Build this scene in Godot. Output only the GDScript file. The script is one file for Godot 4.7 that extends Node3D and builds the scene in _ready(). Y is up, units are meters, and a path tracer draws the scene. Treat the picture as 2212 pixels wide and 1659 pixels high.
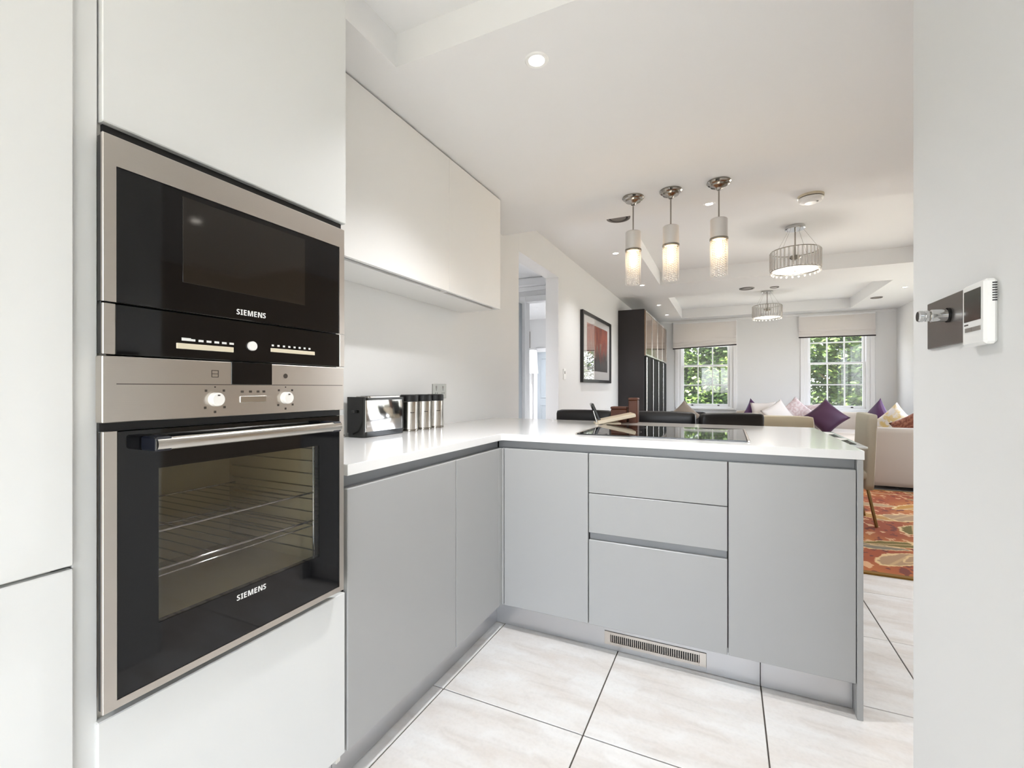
extends Node3D
# A kitchen with a peninsula, seen from beside the built-in ovens towards the living room windows. Metres, y up, -z is away from the camera.

const XW := -1.63      # face of the long left wall
const XD := -1.03      # door plane of the left run and of the tall units
const ZD := -2.06      # door plane of the peninsula
const CT := 0.99       # top of the worktop
const CB := 0.957      # underside of the worktop
const KC := 2.44       # kitchen ceiling
const LC := 2.70       # living room ceiling
const ZB := -10.75     # face of the window wall
const XR := 2.845      # face of the living room's right wall

var M := {}
var taken := {}
var box_cache := {}

# ---------------------------------------------------------------- mesh helpers
func tri(st: SurfaceTool, a: Vector3, b: Vector3, c: Vector3, out: Vector3, uva := Vector2.ZERO, uvb := Vector2.ZERO, uvc := Vector2.ZERO) -> void:
	if (b - a).cross(c - a).dot(out) > 0.0:
		st.set_uv(uva); st.add_vertex(a)
		st.set_uv(uvc); st.add_vertex(c)
		st.set_uv(uvb); st.add_vertex(b)
	else:
		st.set_uv(uva); st.add_vertex(a)
		st.set_uv(uvb); st.add_vertex(b)
		st.set_uv(uvc); st.add_vertex(c)

func quad(st: SurfaceTool, a: Vector3, b: Vector3, c: Vector3, d: Vector3, out: Vector3) -> void:
	tri(st, a, b, c, out, Vector2(0, 1), Vector2(1, 1), Vector2(1, 0))
	tri(st, a, c, d, out, Vector2(0, 1), Vector2(1, 0), Vector2(0, 0))

func begin(smooth := false) -> SurfaceTool:
	var st := SurfaceTool.new()
	st.begin(Mesh.PRIMITIVE_TRIANGLES)
	st.set_smooth_group(0 if smooth else -1)
	return st

func done(st: SurfaceTool) -> ArrayMesh:
	st.generate_normals()
	return st.commit()

func add_box(st: SurfaceTool, c: Vector3, s: Vector3, bevel := 0.0015) -> void:
	var h := s / 2.0
	var b := minf(bevel, minf(h.x, minf(h.y, h.z)) * 0.49)
	var i := h - Vector3(b, b, b)
	for ax in 3:
		for sg in [-1.0, 1.0]:
			var n := Vector3.ZERO
			n[ax] = sg
			var u := (ax + 1) % 3
			var w := (ax + 2) % 3
			var p := []
			for k in [[-1, -1], [1, -1], [1, 1], [-1, 1]]:
				var v := Vector3.ZERO
				v[ax] = sg * h[ax]
				v[u] = k[0] * i[u]
				v[w] = k[1] * i[w]
				p.append(c + v)
			quad(st, p[0], p[1], p[2], p[3], n)
	if b <= 0.0:
		return
	for ax in 3:
		var u := (ax + 1) % 3
		var w := (ax + 2) % 3
		for su in [-1.0, 1.0]:
			for sw in [-1.0, 1.0]:
				var p := []
				for e in [[-1.0, true], [1.0, true], [1.0, false], [-1.0, false]]:
					var v := Vector3.ZERO
					v[ax] = e[0] * i[ax]
					v[u] = su * (h[u] if e[1] else i[u])
					v[w] = sw * (i[w] if e[1] else h[w])
					p.append(c + v)
				var n := Vector3.ZERO
				n[u] = su
				n[w] = sw
				quad(st, p[0], p[1], p[2], p[3], n)
	for sx in [-1.0, 1.0]:
		for sy in [-1.0, 1.0]:
			for sz in [-1.0, 1.0]:
				var sv := Vector3(sx, sy, sz)
				tri(st, c + sv * Vector3(h.x, i.y, i.z), c + sv * Vector3(i.x, h.y, i.z), c + sv * Vector3(i.x, i.y, h.z), sv)

func box_mesh(s: Vector3, bevel := 0.0015) -> Mesh:
	var key := "%.4f %.4f %.4f %.4f" % [s.x, s.y, s.z, bevel]
	if not box_cache.has(key):
		var st := begin()
		add_box(st, Vector3.ZERO, s, bevel)
		box_cache[key] = done(st)
	return box_cache[key]

func add_lathe(st: SurfaceTool, prof: Array, segs := 32, at := Vector3.ZERO, basis := Basis()) -> void:
	# prof: [radius, height] pairs from top to bottom or the reverse; each stretch is smooth round the axis
	for k in prof.size() - 1:
		var r0: float = prof[k][0]
		var y0: float = prof[k][1]
		var r1: float = prof[k + 1][0]
		var y1: float = prof[k + 1][1]
		st.set_smooth_group(k + 1)
		var nn := Vector2(y1 - y0, r0 - r1)
		var mid := Vector2((r0 + r1) / 2.0, 0.0)
		for i in segs:
			var a0 := TAU * i / segs
			var a1 := TAU * (i + 1) / segs
			var d0 := Vector3(cos(a0), 0, sin(a0))
			var d1 := Vector3(cos(a1), 0, sin(a1))
			var o2 := nn
			# outward: profiles run downwards with the solid on the axis side
			if o2.x < 0.0 or (absf(o2.x) < 1e-9 and false):
				o2 = -o2
			if absf(y1 - y0) < 1e-6:
				o2 = Vector2(0, 1) if prof[0][1] >= 0 and k == 0 else Vector2(0, nn.y)
			var am := (a0 + a1) / 2.0
			var out := basis * Vector3(cos(am) * o2.x, o2.y, sin(am) * o2.x)
			var p0 := at + basis * (d0 * r0 + Vector3(0, y0, 0))
			var p1 := at + basis * (d1 * r0 + Vector3(0, y0, 0))
			var p2 := at + basis * (d1 * r1 + Vector3(0, y1, 0))
			var p3 := at + basis * (d0 * r1 + Vector3(0, y1, 0))
			if r0 > 1e-6:
				tri(st, p0, p1, p2, out)
			if r1 > 1e-6:
				tri(st, p0, p2, p3, out)

func lathe(prof: Array, segs := 32) -> Mesh:
	var st := begin(true)
	add_lathe(st, prof, segs)
	return done(st)

func add_tube(st: SurfaceTool, pts: Array, r: float, segs := 8, caps := true) -> void:
	var rings := []
	for k in pts.size():
		var d: Vector3
		if k == 0:
			d = pts[1] - pts[0]
		elif k == pts.size() - 1:
			d = pts[k] - pts[k - 1]
		else:
			d = (pts[k + 1] - pts[k]).normalized() + (pts[k] - pts[k - 1]).normalized()
		d = d.normalized()
		var up := Vector3.UP if absf(d.y) < 0.9 else Vector3.RIGHT
		var s := d.cross(up).normalized()
		var t := s.cross(d).normalized()
		var ring := []
		for i in segs:
			var a := TAU * i / segs
			ring.append(pts[k] + (s * cos(a) + t * sin(a)) * r)
		rings.append(ring)
	st.set_smooth_group(1)
	for k in pts.size() - 1:
		for i in segs:
			var j := (i + 1) % segs
			var out: Vector3 = (rings[k][i] + rings[k][j]) / 2.0 - pts[k]
			quad(st, rings[k][i], rings[k][j], rings[k + 1][j], rings[k + 1][i], out)
	if caps:
		st.set_smooth_group(-1)
		for e in [[0, 1], [pts.size() - 1, pts.size() - 2]]:
			var out: Vector3 = pts[e[0]] - pts[e[1]]
			for i in segs:
				tri(st, pts[e[0]], rings[e[0]][i], rings[e[0]][(i + 1) % segs], out)

func tube(pts: Array, r: float, segs := 8) -> Mesh:
	var st := begin(true)
	add_tube(st, pts, r, segs)
	return done(st)

func add_prism(st: SurfaceTool, poly: PackedVector2Array, y0: float, y1: float, smooth_sides := false) -> void:
	# poly in (x, z); from y0 to y1
	var t := Geometry2D.triangulate_polygon(poly)
	st.set_smooth_group(-1)
	for k in range(0, t.size(), 3):
		var a := poly[t[k]]
		var b := poly[t[k + 1]]
		var c := poly[t[k + 2]]
		tri(st, Vector3(a.x, y1, a.y), Vector3(b.x, y1, b.y), Vector3(c.x, y1, c.y), Vector3.UP)
		tri(st, Vector3(a.x, y0, a.y), Vector3(b.x, y0, b.y), Vector3(c.x, y0, c.y), Vector3.DOWN)
	var turn := 1.0 if Geometry2D.is_polygon_clockwise(poly) else -1.0
	st.set_smooth_group(1 if smooth_sides else -1)
	for k in poly.size():
		var a := poly[k]
		var b := poly[(k + 1) % poly.size()]
		var e := b - a
		var n := Vector3(e.y, 0, -e.x) * -turn
		quad(st, Vector3(a.x, y0, a.y), Vector3(b.x, y0, b.y), Vector3(b.x, y1, b.y), Vector3(a.x, y1, a.y), n)

func prism(poly: PackedVector2Array, y0: float, y1: float, smooth_sides := false) -> Mesh:
	var st := begin()
	add_prism(st, poly, y0, y1, smooth_sides)
	return done(st)

func round_rect(w: float, d: float, r: float, n := 6) -> PackedVector2Array:
	var p := PackedVector2Array()
	for q in 4:
		var c := Vector2([1, -1, -1, 1][q] * (w / 2 - r), [1, 1, -1, -1][q] * (d / 2 - r))
		for i in n + 1:
			var a := PI / 2 * (q + float(i) / n)
			p.append(c + Vector2(cos(a), sin(a)) * r)
	return p

func padded(s: Vector3, r: float, puff := 0.0) -> Mesh:
	# a box with rounded edges, slightly domed: upholstery
	var st := begin(true)
	var n := 8
	var h := s / 2.0
	var ih := h - Vector3(r, r, r)
	for ax in 3:
		var u := (ax + 1) % 3
		var w := (ax + 2) % 3
		for sg in [-1.0, 1.0]:
			var g := []
			for i in n + 1:
				var row := []
				for j in n + 1:
					var f := Vector3.ZERO
					f[ax] = sg
					f[u] = -1.0 + 2.0 * i / n
					f[w] = -1.0 + 2.0 * j / n
					for k in [u, w]:
						f[k] = signf(f[k]) * pow(absf(f[k]), 0.6)
					var q := f * h
					var core := Vector3(clampf(q.x, -ih.x, ih.x), clampf(q.y, -ih.y, ih.y), clampf(q.z, -ih.z, ih.z))
					var dd := q - core
					var p := core + (dd.normalized() * r if dd.length() > 1e-6 else Vector3.ZERO)
					if puff > 0.0:
						var bb := (1.0 - f[u] * f[u]) * (1.0 - f[w] * f[w])
						p[ax] += sg * puff * bb
					row.append(p)
				g.append(row)
			var out := Vector3.ZERO
			out[ax] = sg
			for i in n:
				for j in n:
					quad(st, g[i][j], g[i + 1][j], g[i + 1][j + 1], g[i][j + 1], out)
	return done(st)

func cushion_mesh(w: float, h: float, t: float) -> Mesh:
	# pillow standing in the xy plane, its corners pinched to points
	var st := begin(true)
	var n := 14
	for sg in [-1.0, 1.0]:
		var g := []
		for i in n + 1:
			var row := []
			for j in n + 1:
				var u := -1.0 + 2.0 * i / n
				var v := -1.0 + 2.0 * j / n
				var x := u * (1.0 - 0.10 * (1.0 - v * v) * absf(u))
				var y := v * (1.0 - 0.10 * (1.0 - u * u) * absf(v))
				var z := pow(maxf(0.0, (1.0 - u * u) * (1.0 - v * v)), 0.45)
				z *= 1.0 + 0.06 * sin(5.0 * u + 3.0 * v) * (1.0 - u * u)
				row.append(Vector3(x * w / 2, y * h / 2, sg * z * t / 2))
			g.append(row)
		for i in n:
			for j in n:
				quad(st, g[i][j], g[i + 1][j], g[i + 1][j + 1], g[i][j + 1], Vector3(0, 0, sg))
	return done(st)

func add_ball(st: SurfaceTool, c: Vector3, r: float, squash := 1.0, segs := 8) -> void:
	st.set_smooth_group(1)
	var rows := segs / 2 + 1
	for i in rows:
		for j in segs:
			var q := []
			for k in [[0, 0], [0, 1], [1, 1], [1, 0]]:
				var th: float = PI * (i + k[0]) / rows
				var ph: float = TAU * (j + k[1]) / segs
				q.append(c + Vector3(sin(th) * cos(ph), cos(th) * squash, sin(th) * sin(ph)) * r)
			var out: Vector3 = (q[0] + q[1] + q[2] + q[3]) / 4.0 - c
			if i > 0:
				tri(st, q[0], q[1], q[2], out)
			if i < rows - 1 or i == 0:
				tri(st, q[0], q[2], q[3], out)

# ---------------------------------------------------------------- nodes
func numbered(called: String) -> String:
	if not taken.has(called):
		taken[called] = 0
		return called
	taken[called] += 1
	return "%s_%03d" % [called, taken[called]]

func tag(o: Node3D, label: String, category: String, group := "") -> void:
	o.set_meta("label", label)
	o.set_meta("category", category)
	if group:
		o.set_meta("group", group)

func thing(called: String, label: String, category: String, at := Vector3.ZERO, turn := 0.0, group := "") -> Node3D:
	var o := Node3D.new()
	o.name = numbered(called)
	add_child(o)
	o.position = at
	o.rotation.y = turn
	tag(o, label, category, group)
	return o

func structure(called: String) -> Node3D:
	var o := Node3D.new()
	o.name = called
	o.set_meta("kind", "structure")
	add_child(o)
	return o

func part(called: String, mesh: Mesh, m: Material, parent: Node3D, at := Vector3.ZERO, rot := Vector3.ZERO) -> MeshInstance3D:
	var o := MeshInstance3D.new()
	o.name = called
	o.mesh = mesh
	o.material_override = m
	parent.add_child(o, true)
	o.position = at
	o.rotation = rot
	return o

# a box given by its extents in world axes, under a parent that may be moved (not turned)
func bx(called: String, x0: float, x1: float, y0: float, y1: float, z0: float, z1: float, m: Material, parent: Node3D, bevel := 0.0015) -> MeshInstance3D:
	var lo := Vector3(minf(x0, x1), minf(y0, y1), minf(z0, z1))
	var hi := Vector3(maxf(x0, x1), maxf(y0, y1), maxf(z0, z1))
	var base := Vector3.ZERO
	var p := parent
	while p != null and p != self:
		base += p.position
		p = p.get_parent() as Node3D
	return part(called, box_mesh(hi - lo, bevel), m, parent, (lo + hi) / 2.0 - base)

func boxes(called: String, list: Array, m: Material, parent: Node3D, bevel := 0.0015) -> MeshInstance3D:
	# several boxes [x0,x1,y0,y1,z0,z1] joined into one part, in the parent's own axes
	var st := begin()
	for b in list:
		var lo := Vector3(minf(b[0], b[1]), minf(b[2], b[3]), minf(b[4], b[5]))
		var hi := Vector3(maxf(b[0], b[1]), maxf(b[2], b[3]), maxf(b[4], b[5]))
		add_box(st, (lo + hi) / 2.0, hi - lo, bevel)
	return part(called, done(st), m, parent)

func copy_of(o: Node3D, at: Vector3, turn := 0.0, label := "") -> Node3D:
	var c: Node3D = o.duplicate()
	var plain := RegEx.create_from_string("_\\d{3}$").sub(o.name, "")
	c.name = numbered(plain)
	add_child(c)
	c.position = at
	c.rotation.y = turn
	if label:
		c.set_meta("label", label)
	return c

func text(words: String, height: float, m: Material, parent: Node3D, at: Vector3, rot: Vector3, bold := true, called := "lettering") -> void:
	var t := TextMesh.new()
	var f := SystemFont.new()
	f.font_names = PackedStringArray(["Droid Sans"])
	f.font_weight = 700 if bold else 400
	t.font = f
	t.text = words
	t.font_size = 32
	t.pixel_size = height / 23.0
	t.depth = 0.0006
	part(called, t, m, parent, at, rot)

# ---------------------------------------------------------------- materials
func mat(color: Color, rough := 0.5, metal := 0.0, spec := 0.5) -> StandardMaterial3D:
	var m := StandardMaterial3D.new()
	m.albedo_color = color
	m.roughness = rough
	m.metallic = metal
	m.metallic_specular = spec
	return m

func glass(color: Color, alpha: float, rough := 0.02) -> StandardMaterial3D:
	var m := mat(Color(color.r, color.g, color.b, alpha), rough)
	m.transparency = BaseMaterial3D.TRANSPARENCY_ALPHA
	return m

func glow(color: Color, energy: float) -> StandardMaterial3D:
	var m := mat(color, 0.5)
	m.emission_enabled = true
	m.emission = color
	m.emission_energy_multiplier = energy
	return m

func noise(seed_: int, freq: float, octaves := 4, kind := FastNoiseLite.TYPE_SIMPLEX_SMOOTH) -> FastNoiseLite:
	var n := FastNoiseLite.new()
	n.seed = seed_
	n.frequency = freq
	n.noise_type = kind
	n.fractal_octaves = octaves
	return n

func grain(seed_: int, size := 256, freq := 0.05, stretch := 1.0) -> ImageTexture:
	# grey noise, stretched along u
	var n := noise(seed_, freq)
	var im := Image.create(size, size, false, Image.FORMAT_L8)
	for y in size:
		for x in size:
			# blended with itself so that it tiles
			var fx := float(x) / size
			var fy := float(y) / size
			var a := n.get_noise_2d(x / stretch, y)
			var b := n.get_noise_2d((x - size) / stretch, y)
			var c := n.get_noise_2d(x / stretch, y - size)
			var d := n.get_noise_2d((x - size) / stretch, y - size)
			var v := lerpf(lerpf(a, b, fx), lerpf(c, d, fx), fy)
			im.set_pixel(x, y, Color.from_hsv(0, 0, clampf(0.5 + 0.6 * v, 0, 1)))
	return ImageTexture.create_from_image(im)

func marble(seed_: int) -> ImageTexture:
	var size := 256
	var n := noise(seed_, 0.012, 5)
	var n2 := noise(seed_ + 7, 0.03, 4)
	var v := noise(seed_ + 3, 0.010, 4)
	var im := Image.create(size, size, false, Image.FORMAT_RGB8)
	for y in size:
		for x in size:
			var wx := x + 18.0 * n2.get_noise_2d(x, y)
			var base := n.get_noise_2d(wx * 0.6, y * 1.8)
			var vein := 1.0 - absf(v.get_noise_2d(wx * 0.5, y * 2.2)) * 7.0
			var c := Color(0.885, 0.879, 0.870).lerp(Color(0.83, 0.80, 0.772), clampf(base * 0.9 + 0.35, 0, 1))
			if vein > 0:
				c = c.lerp(Color(0.69, 0.665, 0.64), vein * 0.22 * clampf(0.5 + base, 0.0, 1.0))
			c = c.darkened(0.04 * absf(n2.get_noise_2d(x * 4.0, y * 4.0)))
			im.set_pixel(x, y, c)
	return ImageTexture.create_from_image(im)

func rug_picture() -> ImageTexture:
	# rust ground, scattered with long leaves outlined in cream and small blossom flecks
	var w := 640
	var h := 640
	var im := Image.create(w, h, false, Image.FORMAT_RGB8)
	var n := noise(11, 0.010, 3)
	var n2 := noise(23, 0.045, 3)
	for y in h:
		for x in w:
			var c := Color(0.565, 0.275, 0.145).lerp(Color(0.66, 0.40, 0.19), clampf(0.45 + 1.3 * n.get_noise_2d(x, y * 0.6), 0, 1))
			var fleck := n2.get_noise_2d(x * 0.9, y * 0.55)
			if fleck > 0.34:
				c = Color(0.78, 0.60, 0.45)
			elif fleck < -0.40:
				c = Color(0.42, 0.20, 0.15)
			im.set_pixel(x, y, c)
	var rng := RandomNumberGenerator.new()
	rng.seed = 9
	var fills := [Color(0.42, 0.36, 0.15), Color(0.46, 0.42, 0.36), Color(0.66, 0.47, 0.20), Color(0.36, 0.33, 0.17), Color(0.62, 0.50, 0.38)]
	for k in 95:
		var cx := rng.randf() * w
		var cy := rng.randf() * h
		var a := rng.randf_range(-0.9, 0.9) + (PI / 2 if rng.randf() < 0.3 else 0.0)
		var ln := rng.randf_range(34.0, 62.0)
		var wd := ln * rng.randf_range(0.45, 0.7)
		var fill: Color = fills[rng.randi() % 5]
		var reach := int(maxf(ln, wd)) + 2
		for dy in range(-reach, reach):
			for dx in range(-reach, reach):
				var x := int(cx) + dx
				var y := int(cy) + dy
				if x < 0 or y < 0 or x >= w or y >= h:
					continue
				var u := (dx * cos(a) + dy * sin(a)) / ln
				var v := (-dx * sin(a) + dy * cos(a)) / wd
				if absf(u) > 1.0:
					continue
				var wave := 0.14 * n2.get_noise_2d(x * 1.3, y * 1.3)
				var edge := absf(v) - (1.0 - u * u) * 0.62 + wave
				if edge < -0.13:
					im.set_pixel(x, y, fill if absf(v + 0.25 * u) > 0.06 else Color(0.70, 0.58, 0.42))
				elif edge < 0.0:
					im.set_pixel(x, y, Color(0.80, 0.68, 0.50))
	for y in h:
		for x in w:
			if y > h - 9 or y < 9 or x < 9 or x > w - 9:
				im.set_pixel(x, y, Color(0.47, 0.35, 0.14))
			elif y > 46 and y < 52:
				im.set_pixel(x, y, Color(0.74, 0.62, 0.46))
	return ImageTexture.create_from_image(im)

func art_picture() -> ImageTexture:
	# an abstract of falling rust strokes over a dark ground
	var w := 128
	var h := 160
	var im := Image.create(w, h, false, Image.FORMAT_RGB8)
	var n := noise(41, 0.06, 3)
	for y in h:
		for x in w:
			var v := float(y) / h
			var s := n.get_noise_2d(x * 1.5, y * 0.18)
			var c := Color(0.55, 0.17, 0.07).lerp(Color(0.74, 0.33, 0.14), clampf(0.5 + s, 0, 1))
			c = c.lerp(Color(0.12, 0.09, 0.08), clampf((v - 0.50 + 0.35 * s) * 4.0, 0, 1))
			if s > 0.25 and v > 0.35 and v < 0.72:
				c = c.lerp(Color(0.66, 0.62, 0.58), 0.6)
			im.set_pixel(x, y, c)
	return ImageTexture.create_from_image(im)

func speckle(a: Color, b: Color, seed_: int, freq: float) -> ImageTexture:
	var size := 128
	var n := noise(seed_, freq, 3)
	var im := Image.create(size, size, false, Image.FORMAT_RGB8)
	for y in size:
		for x in size:
			im.set_pixel(x, y, a.lerp(b, smoothstep(-0.15, 0.25, n.get_noise_2d(x, y))))
	return ImageTexture.create_from_image(im)

func make_materials() -> void:
	M.wall = mat(Color(0.868, 0.868, 0.862), 0.85)
	M.wall_warm = mat(Color(0.79, 0.73, 0.65), 0.8)
	M.wall_white = mat(Color(0.905, 0.905, 0.903), 0.8)
	M.ceiling = mat(Color(0.905, 0.905, 0.903), 0.9)
	M.cream = mat(Color(0.845, 0.848, 0.84), 0.38)
	M.carcass = mat(Color(0.86, 0.85, 0.82), 0.5)
	M.upper = mat(Color(0.895, 0.892, 0.882), 0.35)
	M.grey = mat(Color(0.645, 0.645, 0.64), 0.36)
	M.rail = mat(Color(0.52, 0.525, 0.535), 0.45, 0.25)
	M.inner = mat(Color(0.16, 0.16, 0.16), 0.6)  # near-black carcass colour, paints the shade in the gaps between doors
	M.plinth = mat(Color(0.76, 0.76, 0.765), 0.28, 0.8)
	M.worktop = mat(Color(0.925, 0.922, 0.915), 0.10)
	var steel_grain := grain(3, 256, 0.11, 24.0)
	M.steel = mat(Color(0.79, 0.765, 0.735), 0.30, 1.0)
	M.steel.heightmap_enabled = true
	M.steel.heightmap_texture = steel_grain
	M.steel.heightmap_scale = 0.012
	M.steel.uv1_triplanar = true
	M.steel.uv1_scale = Vector3(3, 14, 3)
	M.bar = mat(Color(0.80, 0.785, 0.76), 0.22, 1.0)
	M.satin = mat(Color(0.86, 0.85, 0.84), 0.32, 0.55)
	M.chrome = mat(Color(0.80, 0.80, 0.80), 0.06, 1.0)
	M.nickel = mat(Color(0.62, 0.60, 0.57), 0.16, 1.0)
	M.black_glass = mat(Color(0.035, 0.035, 0.042), 0.045, 0.0, 0.5)
	M.smoked = mat(Color(0.10, 0.085, 0.07), 0.06, 0.0, 0.6)
	M.hob_glass = mat(Color(0.02, 0.02, 0.022), 0.03, 0.0, 0.7)
	M.oven_pane = glass(Color(0.03, 0.028, 0.025), 0.15)
	M.enamel = mat(Color(0.70, 0.65, 0.50), 0.35)
	M.enamel_grey = mat(Color(0.52, 0.52, 0.52), 0.35)
	M.black = mat(Color(0.045, 0.043, 0.045), 0.45)
	M.black_gloss = mat(Color(0.03, 0.03, 0.03), 0.15)
	M.navy = mat(Color(0.06, 0.07, 0.11), 0.3)
	M.white = mat(Color(0.93, 0.93, 0.92), 0.35)
	M.print_white = mat(Color(0.86, 0.86, 0.85), 0.5)
	M.print_dark = mat(Color(0.24, 0.21, 0.18), 0.5)
	M.strip = mat(Color(0.83, 0.79, 0.70), 0.3)
	M.knob = mat(Color(0.92, 0.91, 0.89), 0.25)
	M.lcd = mat(Color(0.17, 0.18, 0.16), 0.12)
	M.taupe_plate = mat(Color(0.42, 0.40, 0.385), 0.25, 0.5)
	M.socket = mat(Color(0.66, 0.66, 0.635), 0.45, 0.3)
	M.silver_print = mat(Color(0.55, 0.53, 0.51), 0.35, 0.4)
	M.grout = mat(Color(0.30, 0.275, 0.25), 0.85)
	M.tiles = []
	for k in 4:
		var t := mat(Color(1, 1, 1), 0.16)
		t.albedo_texture = marble(60 + k * 13)
		t.uv1_triplanar = true
		t.uv1_scale = Vector3(1.1, 1.1, 1.1)
		t.uv1_offset = Vector3(0.5, 0.5, 0.5)
		M.tiles.append(t)
	M.rug = mat(Color(1, 1, 1), 0.95)
	M.rug.albedo_texture = rug_picture()
	M.rug_edge = mat(Color(0.50, 0.36, 0.13), 0.95)
	M.leather = mat(Color(0.085, 0.075, 0.082), 0.38)
	M.cream_leather = mat(Color(0.72, 0.67, 0.57), 0.5)
	M.grey_leather = mat(Color(0.72, 0.69, 0.62), 0.5)
	M.brass = mat(Color(0.60, 0.52, 0.36), 0.3, 0.9)
	M.sofa = mat(Color(0.68, 0.63, 0.575), 0.85)
	M.sofa_seat = mat(Color(0.84, 0.79, 0.74), 0.85)
	M.purple = mat(Color(0.24, 0.07, 0.20), 0.55)
	M.purple.rim_enabled = true
	M.purple.rim = 0.4
	M.violet = mat(Color(0.27, 0.08, 0.29), 0.45)
	M.pink = mat(Color(1, 1, 1), 0.7)
	M.pink.albedo_texture = speckle(Color(0.83, 0.73, 0.73), Color(0.90, 0.85, 0.85), 8, 0.06)
	M.pink.uv1_triplanar = true
	M.pink.uv1_scale = Vector3(2, 2, 2)
	M.patterned = mat(Color(1, 1, 1), 0.7)
	M.patterned.albedo_texture = speckle(Color(0.90, 0.88, 0.87), Color(0.86, 0.76, 0.52), 17, 0.035)
	M.patterned.uv1_triplanar = true
	M.patterned.uv1_scale = Vector3(2, 2, 2)
	M.white_fabric = mat(Color(0.90, 0.87, 0.85), 0.8)
	M.rust = mat(Color(1, 1, 1), 0.7)
	M.rust.albedo_texture = speckle(Color(0.50, 0.27, 0.20), Color(0.68, 0.45, 0.35), 29, 0.09)
	M.rust.uv1_triplanar = true
	M.rust.uv1_scale = Vector3(2, 2, 2)
	M.taupe = mat(Color(0.52, 0.47, 0.42), 0.8)
	M.espresso = mat(Color(0.135, 0.115, 0.12), 0.32)
	M.espresso_matt = mat(Color(0.06, 0.052, 0.055), 0.6, 0.0, 0.25)
	M.bronze_glass = mat(Color(0.62, 0.52, 0.44), 0.14, 0.75)
	M.alu = mat(Color(0.80, 0.79, 0.78), 0.25, 0.9)
	M.paint = mat(Color(0.94, 0.94, 0.94), 0.35)
	M.pane = glass(Color(0.9, 0.95, 0.95), 0.04)
	M.blind = mat(Color(0.93, 0.915, 0.905), 0.9)
	M.blind.backlight_enabled = true
	M.blind.backlight = Color(0.55, 0.53, 0.5)
	M.hem = mat(Color(0.16, 0.13, 0.14), 0.8)
	M.mount = mat(Color(0.90, 0.89, 0.88), 0.8)
	M.art = mat(Color(1, 1, 1), 0.7)
	M.art.albedo_texture = art_picture()
	M.picture_glass = glass(Color(0.9, 0.9, 0.9), 0.05)
	M.frame_black = mat(Color(0.07, 0.06, 0.06), 0.35)
	M.walnut = mat(Color(0.36, 0.19, 0.11), 0.45)
	M.ivory = mat(Color(0.88, 0.83, 0.74), 0.4)
	M.door_grey = mat(Color(0.70, 0.73, 0.75), 0.45)
	M.table_glass = mat(Color(0.88, 0.90, 0.90), 0.08)
	M.clear = glass(Color(1, 1, 1), 0.06, 0.01)
	M.crystal = mat(Color(1, 1, 1, 0.06), 0.03)
	M.crystal.refraction_enabled = true
	M.crystal.refraction_scale = 0.05
	M.crystal_rod = glass(Color(0.86, 0.84, 0.82), 0.45, 0.04)
	M.bulb = glow(Color(1.0, 0.86, 0.66), 4.5)
	M.diffuser = glow(Color(0.93, 0.91, 0.88), 0.15)
	M.lamp = glow(Color(1.0, 0.97, 0.93), 9.0)
	M.vent_dark = mat(Color(0.12, 0.11, 0.11), 0.6)
	M.vent_ring = mat(Color(0.45, 0.43, 0.41), 0.5)
	M.bark = mat(Color(0.36, 0.28, 0.20), 0.9)
	M.branch = mat(Color(0.62, 0.55, 0.40), 0.9)
	M.leaf = mat(Color(1, 1, 1), 0.55)
	M.leaf.vertex_color_use_as_albedo = true
	M.leaf.backlight_enabled = true
	M.leaf.backlight = Color(0.35, 0.42, 0.15)
	M.bounce_pale = mat(Color(0.80, 0.78, 0.74), 0.95)  # kept pale so the added ground reflects sun into the room
	M.facade = mat(Color(0.72, 0.68, 0.62), 0.9)

# ---------------------------------------------------------------- the place
func _ready() -> void:
	# camera: 987 px focal length in a 2212 x 1659 frame, level, lens shifted a little upwards
	var cam := Camera3D.new()
	cam.name = "camera"
	cam.projection = Camera3D.PROJECTION_FRUSTUM
	cam.near = 0.05
	cam.far = 200.0
	cam.size = 2.0 * 0.05 * 829.5 / 987.0
	cam.frustum_offset = Vector2(0, 0.05 * 8.5 / 987.0)
	cam.position = Vector3(0, 1.22, 0)
	cam.rotation_degrees = Vector3(0, 25.27, 0)
	add_child(cam)
	cam.current = true

	var env := Environment.new()
	env.background_mode = Environment.BG_SKY
	var sky := Sky.new()
	var sm := ProceduralSkyMaterial.new()
	sm.sky_top_color = Color(0.76, 0.82, 0.90)
	sm.sky_horizon_color = Color(0.93, 0.945, 0.96)
	sm.ground_bottom_color = Color(0.45, 0.45, 0.42)
	sm.ground_horizon_color = Color(0.75, 0.76, 0.74)
	sm.sky_energy_multiplier = 1.0
	sky.sky_material = sm
	env.sky = sky
	env.background_energy_multiplier = 9.0
	env.tonemap_mode = Environment.TONE_MAPPER_LINEAR
	env.tonemap_exposure = 1.12
	env.sdfgi_enabled = true
	env.ssao_enabled = true
	env.ssil_enabled = true
	var we := WorldEnvironment.new()
	we.name = "environment"
	we.environment = env
	add_child(we)

	var sun := DirectionalLight3D.new()
	sun.name = "sun"
	sun.light_energy = 10.0
	sun.light_color = Color(1.0, 0.95, 0.86)
	sun.light_angular_distance = 0.6
	sun.shadow_enabled = true
	sun.sky_mode = DirectionalLight3D.SKY_MODE_LIGHT_ONLY
	add_child(sun)
	sun.look_at_from_position(Vector3(0.0, 10.0, -5.1), Vector3(0, 0, -10.0))

	make_materials()
	build_shell()
	build_tall_units()
	build_ovens()
	build_wall_cabinet()
	build_base_units()
	build_worktop()
	build_kitchen_lights()
	build_small_kitchen_things()
	build_right_wall_things()
	build_living_room()
	build_hall()
	build_garden()

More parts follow.
